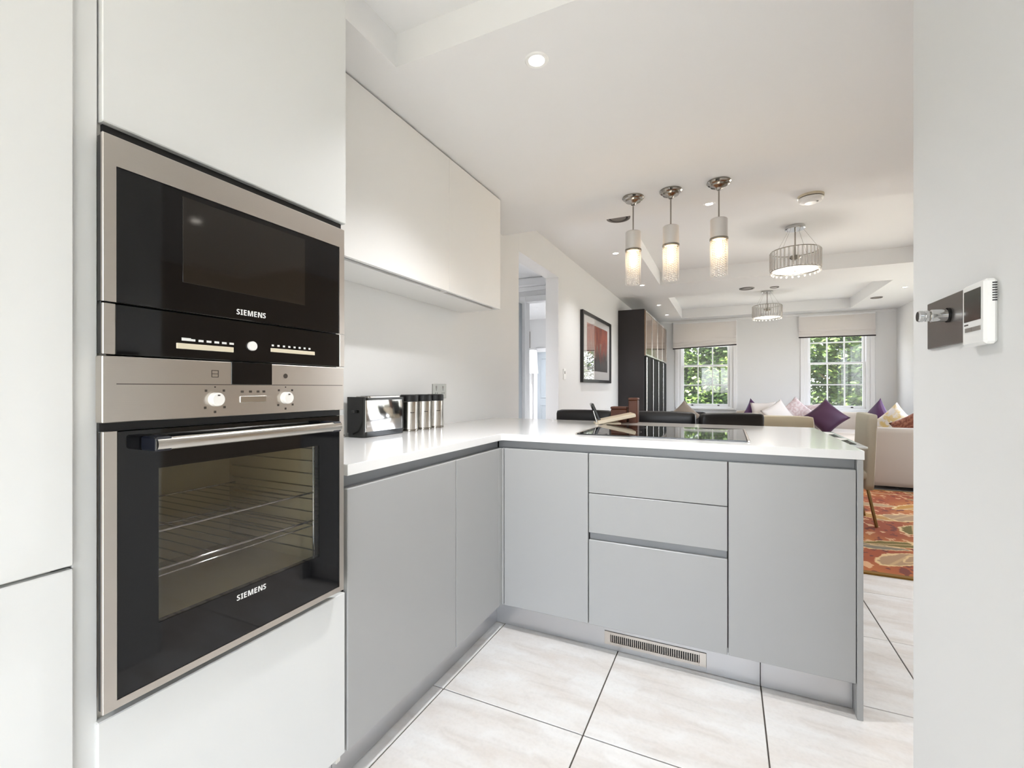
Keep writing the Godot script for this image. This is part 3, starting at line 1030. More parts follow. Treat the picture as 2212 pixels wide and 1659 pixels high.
func build_worktop() -> void:
	var w := thing("worktop", "glossy white stone worktop running round the corner over the peninsula", "worktop")
	var poly := PackedVector2Array([Vector2(XW + 0.001, -1.026), Vector2(XD + 0.002, -1.026)])
	# rounded inner corner
	var rr := 0.012
	for k in 7:
		var t := PI / 2 * k / 6.0
		poly.append(Vector2(XD + 0.002 + rr - rr * cos(t), ZD + 0.002 + rr - rr * sin(t)))
	poly.append_array(PackedVector2Array([Vector2(0.452, ZD + 0.002), Vector2(0.452, -3.14), Vector2(XW + 0.001, -3.14)]))
	var st := begin()
	var inner := Geometry2D.offset_polygon(poly, -0.0015, Geometry2D.JOIN_MITER)
	add_prism(st, poly, CB, CT - 0.0015)
	add_prism(st, inner[0], CT - 0.003, CT)
	part("slab", done(st), M.worktop, w)

	var h := thing("induction_hob", "black glass induction hob with steel edges set in the white worktop", "hob", Vector3(-0.298, CT, -2.48))
	part("glass_plate", box_mesh(Vector3(0.745, 0.006, 0.61), 0.001), M.hob_glass, h, Vector3(0, 0.0032, 0))
	for s in [-1, 1]:
		part("edge_trim", box_mesh(Vector3(0.010, 0.007, 0.61), 0.001), M.steel, h, Vector3(s * 0.379, 0.0036, 0))
	for s in [[-0.2, 0.12, 0.105], [0.2, 0.12, 0.085], [-0.2, -0.14, 0.085], [0.2, -0.14, 0.105]]:
		var zr := begin(true)
		add_lathe(zr, [[s[2] - 0.0015, 0.0], [s[2], 0.0]], 48, Vector3(0, 0.0064, 0))
		part("zone_mark", done(zr), M.silver_print, h, Vector3(s[0], 0, s[1]))

# ---------------------------------------------------------------- lights
func downlight(x: float, y: float, z: float, label: String, energy: float, tint := Color(0.985, 0.99, 1.0), beam := 60.0) -> void:
	var d := thing("downlight", label, "downlight", Vector3(x, y, z), 0.0, "recessed ceiling downlights")
	part("bezel", lathe([[0.030, 0.0], [0.030, -0.003], [0.041, -0.004], [0.045, 0.0]], 28), M.white, d)
	part("lamp", lathe([[0.0, -0.0005], [0.030, -0.0005], [0.030, -0.0015], [0.0, -0.0015]], 24), M.lamp, d)
	var s := SpotLight3D.new()
	s.name = "spot"
	s.light_color = tint
	s.light_energy = energy
	s.spot_angle = beam
	s.spot_angle_attenuation = 1.0
	s.spot_range = 14.0
	s.spot_attenuation = 2.0
	s.light_size = 0.035
	s.shadow_enabled = true
	d.add_child(s)
	s.position = Vector3(0, -0.012, 0)
	s.rotation_degrees = Vector3(-90, 0, 0)

func pendant(x: float, z: float, label: String) -> void:
	var p := thing("pendant_light", label, "pendant light", Vector3(x, KC, z), 0.0, "pendants over the peninsula")
	part("ceiling_rose", lathe([[0.0, 0.0], [0.066, 0.0], [0.068, -0.008], [0.060, -0.016], [0.050, -0.020], [0.046, -0.030], [0.020, -0.040], [0.012, -0.050], [0.0, -0.050]], 36), M.nickel, p)
	part("rod", tube([Vector3(0, -0.05, 0), Vector3(0, -0.228, 0)], 0.0042, 10), M.nickel, p)
	part("cap", lathe([[0.0, -0.222], [0.044, -0.222], [0.048, -0.226], [0.048, -0.334], [0.044, -0.336], [0.0, -0.336]], 36), M.satin, p)
	part("collar", lathe([[0.047, -0.334], [0.0515, -0.336], [0.0515, -0.346], [0.047, -0.348]], 36), M.nickel, p)
	var gl := begin(true)
	add_lathe(gl, [[0.0500, -0.340], [0.0500, -0.556]], 36)
	add_lathe(gl, [[0.0470, -0.340], [0.0470, -0.556]], 36)
	part("glass_shade", done(gl), M.clear, p)
	part("bulb", lathe([[0.0, -0.336], [0.016, -0.340], [0.019, -0.375], [0.019, -0.430], [0.012, -0.448], [0.0, -0.452]], 20), M.bulb, p)
	# crystal beads hanging round the bulb
	var cr := begin(true)
	var rng := RandomNumberGenerator.new()
	rng.seed = int(x * 1000.0) + 77
	for k in 16:
		var a := TAU * k / 16.0
		for j in 15:
			if j > 10 and rng.randf() < 0.25:
				continue
			add_ball(cr, Vector3(cos(a) * 0.034, -0.352 - j * 0.0138 - (0.006 if k % 2 else 0.0), sin(a) * 0.034), 0.0056 + rng.randf() * 0.0012, 1.1, 6)
	var c := part("crystal_beads", done(cr), M.crystal, p)
	c.set_meta("kind", "stuff")
	var l := OmniLight3D.new()
	l.name = "bulb_light"
	l.light_color = Color(1.0, 0.84, 0.62)
	l.light_energy = 0.10
	l.light_size = 0.018
	l.omni_range = 12.0
	l.omni_attenuation = 2.0
	l.shadow_enabled = true
	p.add_child(l)
	l.position = Vector3(0, -0.40, 0)

func chandelier(x: float, z: float, label: String) -> void:
	var c := thing("chandelier", label, "chandelier", Vector3(x, 2.89, z), 0.0, "crystal drum chandeliers")
	part("ceiling_rose", lathe([[0.0, 0.0], [0.088, 0.0], [0.092, -0.006], [0.092, -0.030], [0.086, -0.034], [0.0, -0.034]], 36), M.chrome, c)
	part("stem", tube([Vector3(0, -0.03, 0), Vector3(0, -0.33, 0)], 0.007, 10), M.nickel, c)
	for k in 4:
		var a := TAU * (k + 0.4) / 4
		part("wire", tube([Vector3(cos(a) * 0.07, -0.03, sin(a) * 0.07), Vector3(cos(a) * 0.215, -0.255, sin(a) * 0.215)], 0.0012, 5), M.nickel, c)
	for y in [-0.255, -0.455]:
		var ri := begin(true)
		var pts := []
		for k in 41:
			pts.append(Vector3(cos(TAU * k / 40.0) * 0.22, y, sin(TAU * k / 40.0) * 0.22))
		add_tube(ri, pts, 0.0045, 6, false)
		part("ring", done(ri), M.nickel, c)
	var rod := lathe([[0.0, 0.0], [0.0075, 0.0], [0.0075, -0.185], [0.0, -0.190]], 8)
	for k in 36:
		var a := TAU * k / 36.0
		part("crystal_rod", rod, M.crystal_rod, c, Vector3(cos(a) * 0.226, -0.262, sin(a) * 0.226))
	var bm := begin(true)
	add_ball(bm, Vector3.ZERO, 0.012, 1.1, 8)
	var ball := done(bm)
	for k in 24:
		var a := TAU * k / 24.0
		part("bead", ball, M.crystal_rod, c, Vector3(cos(a) * 0.218, -0.476, sin(a) * 0.218))
	part("hub", lathe([[0.0, -0.30], [0.045, -0.305], [0.055, -0.325], [0.03, -0.345], [0.0, -0.35]], 24), M.nickel, c)
	part("diffuser", lathe([[0.0, -0.447], [0.205, -0.447], [0.205, -0.453], [0.0, -0.457]], 40), M.diffuser, c)
	var l := OmniLight3D.new()
	l.name = "chandelier_light"
	l.light_color = Color(1.0, 0.98, 0.94)
	l.light_energy = 0.36
	l.light_size = 0.15
	l.omni_range = 14.0
	l.omni_attenuation = 2.0
	l.shadow_enabled = true
	c.add_child(l)
	l.position = Vector3(0, -0.70, 0)
	part("finial", lathe([[0.0, -0.455], [0.010, -0.458], [0.010, -0.466], [0.0, -0.470]], 16), M.nickel, c)

func round_vent(x: float, y: float, z: float, r: float, label: String) -> void:
	var v := thing("ceiling_vent", label, "vent", Vector3(x, y, z))
	part("ring", lathe([[r * 0.82, -0.002], [r * 0.86, -0.012], [r, -0.010], [r * 1.02, 0.0]], 32), M.vent_ring, v)
	part("valve_disc", lathe([[0.0, -0.006], [r * 0.62, -0.008], [r * 0.66, -0.004], [r * 0.5, 0.0]], 32), M.vent_ring, v)
	part("dark_throat", lathe([[r * 0.5, -0.0008], [r * 0.9, -0.0008]], 32), M.vent_dark, v)

func build_kitchen_lights() -> void:
	var k := 2.9
	downlight(-0.643, KC, -1.577, "round white downlight in the lowered kitchen ceiling beyond the recess", k)
	downlight(1.49, KC, -2.03, "round downlight in the lowered ceiling towards the outer wall", k)
	downlight(-0.45, KC, 1.15, "round downlight in the kitchen ceiling near the kitchen window", k)
	var e := 1.4
	downlight(-0.134, LC, -3.995, "round downlight in the ceiling just past the lowered kitchen ceiling", e, Color(0.985, 0.99, 1.0), 52.0)
	downlight(1.6, LC, -3.995, "round downlight between the smoke alarm and the outer wall", e, Color(0.985, 0.99, 1.0), 52.0)
	downlight(-1.113, LC, -5.026, "round downlight along the wall with the framed print", e, Color(0.985, 0.99, 1.0), 52.0)
	downlight(-1.113, LC, -6.75, "round downlight before the dark wall unit", e, Color(0.985, 0.99, 1.0), 52.0)
	downlight(-1.113, LC, -8.50, "round downlight above the middle of the dark wall unit", e, Color(0.985, 0.99, 1.0), 52.0)
	downlight(-1.113, LC, -9.70, "round downlight above the far end of the dark wall unit", e, Color(0.985, 0.99, 1.0), 52.0)
	downlight(2.352, LC, -8.52, "round downlight over the corner sofa by the right wall", e, Color(0.985, 0.99, 1.0), 52.0)
	downlight(2.352, LC, -5.2, "round downlight over the right side of the dining table", e, Color(0.985, 0.99, 1.0), 52.0)
	pendant(-0.547, -2.975, "chrome-capped glass pendant with crystals over the hob's hall side")
	pendant(-0.318, -2.972, "chrome-capped glass pendant with crystals, middle one of three over the hob")
	pendant(-0.047, -2.965, "chrome-capped glass pendant with crystals nearest the peninsula's free end")
	chandelier(0.63, -5.52, "drum chandelier of crystal rods over the dining table")
	chandelier(0.615, -9.0, "drum chandelier of crystal rods between the two windows")
	round_vent(-0.86, LC, -3.985, 0.10, "round grey air vent in the ceiling behind the pendants")
	round_vent(0.258, LC, -7.63, 0.10, "dark round air vent between the two ceiling trays")
	round_vent(0.62, LC, -7.70, 0.06, "small dark ceiling vent beside the larger one, between the trays")
	round_vent(2.20, LC, -9.3, 0.08, "round ceiling vent above the corner sofa cushions")
	# smoke alarm
	var s := thing("smoke_alarm", "white domed smoke alarm on the ceiling behind the pendants", "smoke alarm", Vector3(0.578, LC, -4.16))
	part("base_plate", lathe([[0.0, 0.0], [0.088, 0.0], [0.088, -0.018], [0.0, -0.018]], 32), M.strip, s)
	part("dark_gap", lathe([[0.078, -0.017], [0.078, -0.024]], 32), M.vent_dark, s)
	part("cover", lathe([[0.083, -0.023], [0.083, -0.034], [0.074, -0.048], [0.040, -0.058], [0.0, -0.060]], 32), M.white, s)
	part("test_button", lathe([[0.0, -0.062], [0.012, -0.062], [0.013, -0.052]], 16), M.vent_ring, s, Vector3(0.035, 0.004, 0.02))

# ---------------------------------------------------------------- small things in the kitchen
func build_small_kitchen_things() -> void:
	# toaster: slim, chrome side, black end and base
	var t := thing("toaster", "chrome two-slot toaster with black ends on the white worktop", "toaster", Vector3(-1.5585, CT, -1.746))
	part("base", prism(round_rect(0.108, 0.288, 0.020), 0.002, 0.026, true), M.black_gloss, t)
	part("chrome_shell", prism(round_rect(0.102, 0.272, 0.010), 0.026, 0.176, true), M.chrome, t, Vector3(0.001, 0, -0.002))
	var en := begin()
	add_prism(en, round_rect(0.104, 0.014, 0.006), 0.020, 0.188, true)
	part("end_cap", done(en), M.black_gloss, t, Vector3(0.0, 0, 0.138))
	part("end_cap", prism(round_rect(0.100, 0.008, 0.003), 0.020, 0.182, true), M.black_gloss, t, Vector3(0.0, 0, -0.1405))
	part("top_rim", prism(round_rect(0.106, 0.276, 0.012), 0.172, 0.184, true), M.black_gloss, t, Vector3(0.001, 0, -0.004))
	part("top_plate", prism(round_rect(0.084, 0.235, 0.014), 0.184, 0.190, true), M.steel, t, Vector3(0, 0, -0.015))
	for s in [-1, 1]:
		part("slot", box_mesh(Vector3(0.020, 0.002, 0.19), 0.0), M.black, t, Vector3(s * 0.019, 0.1902, -0.015))
	part("lever", box_mesh(Vector3(0.026, 0.012, 0.02), 0.003), M.black, t, Vector3(0, 0.12, 0.153))
	var cord := tube([Vector3(-1.60, CT + 0.012, -1.575), Vector3(-1.612, CT + 0.020, -1.52), Vector3(-1.615, CT + 0.055, -1.47), Vector3(-1.62, CT + 0.09, -1.43), Vector3(-1.626, CT + 0.12, -1.40)], 0.0035, 8)
	part("power_cord", cord, M.black, t, -t.position)

	# three canisters
	var labels := ["brushed steel canister with black lid standing against the toaster", "brushed steel canister with black lid, middle of the three", "brushed steel canister with black lid under the wall socket"]
	for k in 3:
		var c := thing("canister", labels[k], "canister", [Vector3(-1.548, CT, -1.985), Vector3(-1.545, CT, -2.103), Vector3(-1.545, CT, -2.222)][k], 0.0, "canisters beside the toaster")
		part("body", lathe([[0.046, 0.158], [0.0475, 0.156], [0.0475, 0.003], [0.045, 0.0], [0.0, 0.0]], 40), M.canister if M.has("canister") else M.bar, c)
		part("base_ring", lathe([[0.0478, 0.012], [0.0486, 0.010], [0.0486, 0.001]], 40), M.nickel, c)
		part("lid", lathe([[0.0, 0.194], [0.044, 0.194], [0.0485, 0.189], [0.0485, 0.160], [0.046, 0.156]], 40), M.black, c)
		part("name_mark", box_mesh(Vector3(0.001, 0.004, 0.020), 0.0), M.print_dark, c, Vector3(0.0398, 0.10, 0.0258), Vector3(0, -0.575, 0))

	# socket on the wall behind
	var s := thing("wall_socket", "flat steel double socket on the wall above the canisters", "socket", Vector3(XW, 1.2, -2.385))
	part("plate", box_mesh(Vector3(0.006, 0.088, 0.148), 0.002), M.socket, s, Vector3(0.003, 0, 0))
	for z in [-0.036, 0.036]:
		part("switch_rocker", box_mesh(Vector3(0.004, 0.018, 0.012), 0.001), M.silver_print, s, Vector3(0.0075, 0.024, z))
		boxes("pin_holes", [[0.0055, 0.0066, 0.004, 0.012, z - 0.002, z + 0.002], [0.0055, 0.0066, -0.014, -0.010, z - 0.014, z - 0.006], [0.0055, 0.0066, -0.014, -0.010, z + 0.006, z + 0.014]], M.vent_dark, s, 0.0)

	# hinged stand with upright dark panel at the far edge of the worktop
	var l := thing("tablet_stand", "ivory hinged stand with an upright black panel near the worktop's far edge", "stand", Vector3(-0.75, CT, -2.90))
	part("tray_board", box_mesh(Vector3(0.235, 0.022, 0.17), 0.004), M.ivory, l, Vector3(0.10, 0.037, -0.02), Vector3(0, 0.35, 0.21))
	part("foot_board", box_mesh(Vector3(0.16, 0.012, 0.13), 0.003), M.ivory, l, Vector3(0.05, 0.006, -0.01), Vector3(0, 0.35, 0))
	part("black_panel", box_mesh(Vector3(0.016, 0.118, 0.14), 0.003), M.black_gloss, l, Vector3(-0.028, 0.076, -0.01), Vector3(0, 0.35, 0.42))
	part("prop", tube([Vector3(0.0, 0.012, 0.05), Vector3(-0.022, 0.085, 0.05)], 0.004, 8), M.alu, l)
	# two wooden boxes
	var b := thing("wooden_box", "low reddish-brown wooden box behind the ivory stand", "box", Vector3(-0.655, CT, -3.09))
	part("box_body", box_mesh(Vector3(0.105, 0.088, 0.09), 0.004), M.walnut, b, Vector3(0, 0.044, 0))
	part("lid", box_mesh(Vector3(0.109, 0.016, 0.094), 0.004), M.walnut, b, Vector3(0, 0.097, 0))
	var b2 := thing("wooden_box", "tall narrow reddish-brown wooden box behind the ivory stand", "box", Vector3(-0.565, CT, -3.095))
	part("box_body", box_mesh(Vector3(0.058, 0.148, 0.07), 0.004), M.walnut, b2, Vector3(0, 0.074, 0))
	part("lid", box_mesh(Vector3(0.062, 0.016, 0.074), 0.004), M.walnut, b2, Vector3(0, 0.157, 0))

func build_right_wall_things() -> void:
	# things on the wall at x = 0.35, facing -x
	var p := thing("dimmer_plate", "bronze wall plate with a protruding chrome knob, beside the white thermostat", "switch", Vector3(0.35, 1.3365, -1.0555))
	part("plate", box_mesh(Vector3(0.005, 0.086, 0.146), 0.001), M.taupe_plate, p, Vector3(-0.0025, 0, 0))
	var kx := Vector3(0, 0, PI / 2)  # lathe axis y turns to -x
	var k := part("knob", lathe([[0.0, 0.026], [0.0096, 0.026], [0.0108, 0.0245], [0.0108, 0.004], [0.0100, 0.003], [0.0, 0.003]], 28), M.chrome, p, Vector3(-0.0045, 0.009, 0.022), kx)
	part("groove_ring", lathe([[0.0125, 0.004], [0.0125, 0.0], [0.0, 0.0]], 28), M.black_gloss, k)
	part("knob_neck", lathe([[0.0075, 0.029], [0.0075, 0.025]], 24), M.nickel, k)
	part("knob_tip", lathe([[0.0, 0.043], [0.0085, 0.043], [0.0098, 0.041], [0.0098, 0.036], [0.0086, 0.035], [0.0086, 0.034], [0.0098, 0.033], [0.0098, 0.029], [0.0, 0.0285]], 28), M.chrome, k)
	var t := thing("thermostat", "white room thermostat with a dark screen on the wall beside the chrome knob", "thermostat", Vector3(0.35, 1.331, -0.9195))
	part("housing", box_mesh(Vector3(0.015, 0.094, 0.070), 0.004), M.white, t, Vector3(-0.0085, 0, 0))
	part("back_plate", box_mesh(Vector3(0.003, 0.084, 0.060), 0.001), M.white, t, Vector3(-0.0012, 0, 0))
	part("screen", box_mesh(Vector3(0.001, 0.047, 0.051), 0.0003), M.lcd, t, Vector3(-0.0162, 0.0135, -0.001))
	part("key", box_mesh(Vector3(0.0012, 0.0065, 0.021), 0.0004), M.silver_print, t, Vector3(-0.0163, -0.0225, -0.0125))
	part("key", box_mesh(Vector3(0.0012, 0.0065, 0.026), 0.0004), M.silver_print, t, Vector3(-0.0163, -0.0225, 0.0115))
	part("maker_mark", box_mesh(Vector3(0.0008, 0.002, 0.012), 0.0), M.print_dark, t, Vector3(-0.0162, -0.0145, -0.020))
	for j in 8:
		part("air_slot", box_mesh(Vector3(0.0052, 0.0016, 0.001), 0.0), M.vent_dark, t, Vector3(-0.0050, 0.040 - j * 0.0036, 0.0350))

# ---------------------------------------------------------------- living room
func build_living_room() -> void:
	# rug
	var rug := thing("rug", "rust-coloured rug with olive and cream leaf pattern under the dining table", "rug", Vector3(0.65, 0.0, -5.235))
	var rs := begin()
	quad(rs, Vector3(-1.75, 0.012, 1.535), Vector3(1.75, 0.012, 1.535), Vector3(1.75, 0.012, -1.535), Vector3(-1.75, 0.012, -1.535), Vector3.UP)
	part("pile", done(rs), M.rug, rug)
	boxes("bound_edge", [[-1.752, 1.752, 0.001, 0.0125, 1.527, 1.540], [-1.752, 1.752, 0.001, 0.0125, -1.540, -1.527], [-1.756, -1.742, 0.001, 0.0125, -1.527, 1.527], [1.742, 1.756, 0.001, 0.0125, -1.527, 1.527], [-1.742, 1.742, 0.001, 0.010, -1.527, 1.527]], M.rug_edge, rug, 0.0)

	# bar stools on the far side of the peninsula
	var s := thing("bar_stool", "black leather bar stool with low back, facing the peninsula nearest the hall opening", "bar stool", Vector3(-1.005, 0, -3.27), 0.0, "black stools along the peninsula")
	part("seat", padded(Vector3(0.43, 0.08, 0.36), 0.03, 0.01), M.leather, s, Vector3(0, 0.70, 0.02))
	var bk := part("backrest", padded(Vector3(0.445, 0.36, 0.07), 0.022, 0.004), M.leather, s, Vector3(0, 0.868, -0.185), Vector3(0.06, 0, 0))
	part("seam", box_mesh(Vector3(0.43, 0.004, 0.004), 0.001), M.black, bk, Vector3(0, 0.07, 0.036))
	for q in [[-1, -1], [1, -1], [-1, 1], [1, 1]]:
		part("leg", tube([Vector3(q[0] * 0.16, 0.665, q[1] * 0.12), Vector3(q[0] * 0.20, 0.0, q[1] * 0.17)], 0.011, 10), M.chrome, s)
	part("footrest", tube([Vector3(-0.185, 0.24, 0.155), Vector3(0.185, 0.24, 0.155)], 0.010, 10), M.chrome, s)
	copy_of(s, Vector3(-0.425, 0, -3.27), 0.0, "black leather bar stool with low back, the middle of three at the peninsula")
	copy_of(s, Vector3(0.115, 0, -3.27), 0.55, "black leather bar stool turned slightly, nearest the peninsula's free end")

	# dining table
	var t := thing("dining_table", "white glass-topped dining table between the peninsula and the sofa", "dining table", Vector3(0.42, 0.0135, -5.1))
	part("table_top", box_mesh(Vector3(1.15, 0.018, 1.35), 0.004), M.table_glass, t, Vector3(0, 0.735, 0))
	part("apron", box_mesh(Vector3(0.95, 0.05, 1.1), 0.004), M.alu, t, Vector3(0, 0.70, 0))
	for q in [[-1, -1], [1, -1], [-1, 1], [1, 1]]:
		part("leg", box_mesh(Vector3(0.05, 0.68, 0.05), 0.004), M.alu, t, Vector3(q[0] * 0.45, 0.34, q[1] * 0.52))
	for k in 2:
		var pm := thing("place_mat", ["black place mat on the glass table by the beige chair", "black place mat on the glass table towards the sofa"][k], "place mat", Vector3(0.80, 0.758, -4.78 - k * 0.52))
		part("mat", box_mesh(Vector3(0.30, 0.004, 0.42), 0.001), M.black, pm, Vector3(0, 0.002, 0))
		var pl := thing("plate", ["white dinner plate on the mat by the beige chair", "white dinner plate on the mat towards the sofa"][k], "plate", Vector3(0.80, 0.762, -4.78 - k * 0.52))
		part("dish", lathe([[0.0, 0.006], [0.075, 0.006], [0.125, 0.020], [0.128, 0.018], [0.08, 0.001], [0.0, 0.001]], 32), M.white, pl)

	# dining chairs
	dining_chair(Vector3(0.395, 0.0155, -4.33), 0.0, M.cream_leather, "cream dining chair with its back to the peninsula")
	dining_chair(Vector3(1.12, 0.0155, -5.12), PI / 2, M.grey_leather, "beige high-backed dining chair at the table's end towards the sofa")

	build_sofa()

	# framed print
	var f := thing("framed_print", "abstract rust and black print in a black frame on the left wall", "picture", Vector3(XW, 1.735, -6.145))
	part("backing", box_mesh(Vector3(0.012, 0.84, 1.44), 0.0), M.mount, f, Vector3(0.010, 0, 0))
	boxes("frame", [[0.001, 0.040, -0.445, 0.445, 0.705, 0.745], [0.001, 0.040, -0.445, 0.445, -0.745, -0.705], [0.001, 0.040, 0.405, 0.445, -0.705, 0.705], [0.001, 0.040, -0.445, -0.405, -0.705, 0.705]], M.frame_black, f, 0.003)
	var ar := begin()
	quad(ar, Vector3(0.0172, -0.29, 0.50), Vector3(0.0172, -0.29, -0.58), Vector3(0.0172, 0.32, -0.58), Vector3(0.0172, 0.32, 0.50), Vector3(1, 0, 0))
	part("print", done(ar), M.art, f)
	part("glazing", box_mesh(Vector3(0.002, 0.81, 1.41), 0.0), M.picture_glass, f, Vector3(0.024, 0, 0))

	# light switch
	var sw := thing("light_switch", "small white light switch on the wall beside the hall opening", "switch", Vector3(XW, 1.372, -4.80))
	part("plate", box_mesh(Vector3(0.008, 0.118, 0.088), 0.002), M.white, sw, Vector3(0.004, 0, 0))
	part("rocker", box_mesh(Vector3(0.004, 0.03, 0.022), 0.001), M.silver_print, sw, Vector3(0.009, 0.018, 0))

	# dark wall unit
	var u := thing("wall_unit", "tall dark brown wall unit with bronze glass upper doors", "cabinet", Vector3(-1.41, 0, -8.9))
	bx("carcass", XW + 0.002, -1.21, 0.0, 2.49, -10.28, -7.535, M.espresso, u, 0.003)
	for k in 4:
		var za := -7.54 - k * 0.685
		var zb := za - 0.681
		var dr := bx("upper_door", -1.209, -1.189, 1.745, 2.470, zb, za, M.bronze_glass, u, 0.002)
		bx("door_frame", -1.189, -1.184, 1.745, 1.772, zb, za, M.alu, dr, 0.001)
		bx("door_frame", -1.189, -1.184, 2.443, 2.470, zb, za, M.alu, dr, 0.001)
		bx("door_frame", -1.189, -1.184, 1.772, 2.443, zb, zb + 0.022, M.alu, dr, 0.001)
		bx("door_frame", -1.189, -1.184, 1.772, 2.443, za - 0.022, za, M.alu, dr, 0.001)
		var ld := bx("lower_door", -1.209, -1.189, 0.08, 1.735, zb, za, M.espresso_matt, u, 0.002)
		bx("handle", -1.186, -1.166, 0.10, 1.715, za - 0.032, za - 0.012, M.alu, ld, 0.003)

	# roman blinds
	blind(-1.095, 0.165, 2.115, 0.024, "pale roman blind hanging askew over the window beside the dark wall unit")
	blind(1.285, 2.515, 2.225, -0.006, "pale roman blind over the window by the right wall")

func dining_chair(at: Vector3, turn: float, m: Material, label: String) -> void:
	# faces -z when turn is 0, so its back is on the +z side
	var c := thing("dining_chair", label, "chair", at, turn, "upholstered dining chairs")
	part("seat", padded(Vector3(0.44, 0.09, 0.44), 0.03, 0.012), m, c, Vector3(0, 0.44, -0.20))
	part("backrest", padded(Vector3(0.45, 0.66, 0.075), 0.022, 0.004), m, c, Vector3(0, 0.645, 0.005), Vector3(0.04, 0, 0))
	for q in [[-1, -1], [1, -1]]:
		part("leg", tube([Vector3(q[0] * 0.18, 0.41, -0.38), Vector3(q[0] * 0.19, 0.0, -0.40)], 0.013, 10), M.brass, c)
		part("leg", tube([Vector3(q[0] * 0.18, 0.41, -0.03), Vector3(q[0] * 0.20, 0.0, 0.045)], 0.013, 10), M.brass, c)

func blind(x0: float, x1: float, yb: float, skew: float, label: String) -> void:
	var b := thing("roman_blind", label, "blind", Vector3((x0 + x1) / 2, yb, ZB + 0.05), 0.0, "roman blinds at the windows")
	var w := x1 - x0
	var n := 24
	# flat upper panel down to the folds; the lower edge follows the skew
	var st := begin(true)
	var rows := [[2.66 - yb, 0.0], [0.20, 0.004], [0.165, 0.012], [0.135, 0.026], [0.115, 0.018], [0.10, 0.004], [0.085, 0.024], [0.06, 0.032], [0.045, 0.010], [0.02, 0.026], [0.0, 0.020]]
	for side in [0.0, -0.004]:
		for k in rows.size() - 1:
			for i in n:
				var p := []
				for e in [[k, i], [k, i + 1], [k + 1, i + 1], [k + 1, i]]:
					var f: float = float(e[1]) / n
					var drop: float = 1.0 if e[0] > 0 else 0.0
					var wob := 0.004 * sin(f * 17.0 + e[0]) * drop
					p.append(Vector3(-w / 2 + w * f, rows[e[0]][0] + drop * (skew * (f - 0.5) * 2.0 + wob), rows[e[0]][1] + wob + side))
				quad(st, p[0], p[1], p[2], p[3], Vector3(0, 0, 1.0 if side == 0.0 else -1.0))
	part("fabric", done(st), M.blind, b)
	part("hem_bar", box_mesh(Vector3(w + 0.01, 0.022, 0.018), 0.003), M.hem, b, Vector3(0, -0.008, 0.018), Vector3(0, 0, atan2(skew * 2.0, w)))
	part("head_rail", box_mesh(Vector3(w, 0.035, 0.045), 0.003), M.paint, b, Vector3(0, 2.645 - yb, -0.012))

func sofa_cushion(at: Vector3, size: float, thick: float, rot: Vector3, m: Material, label: String) -> void:
	var c := thing("cushion", label, "cushion", at, 0.0, "scatter cushions on the corner sofa")
	part("pad", cushion_mesh(size, size, thick), m, c, Vector3.ZERO, rot)

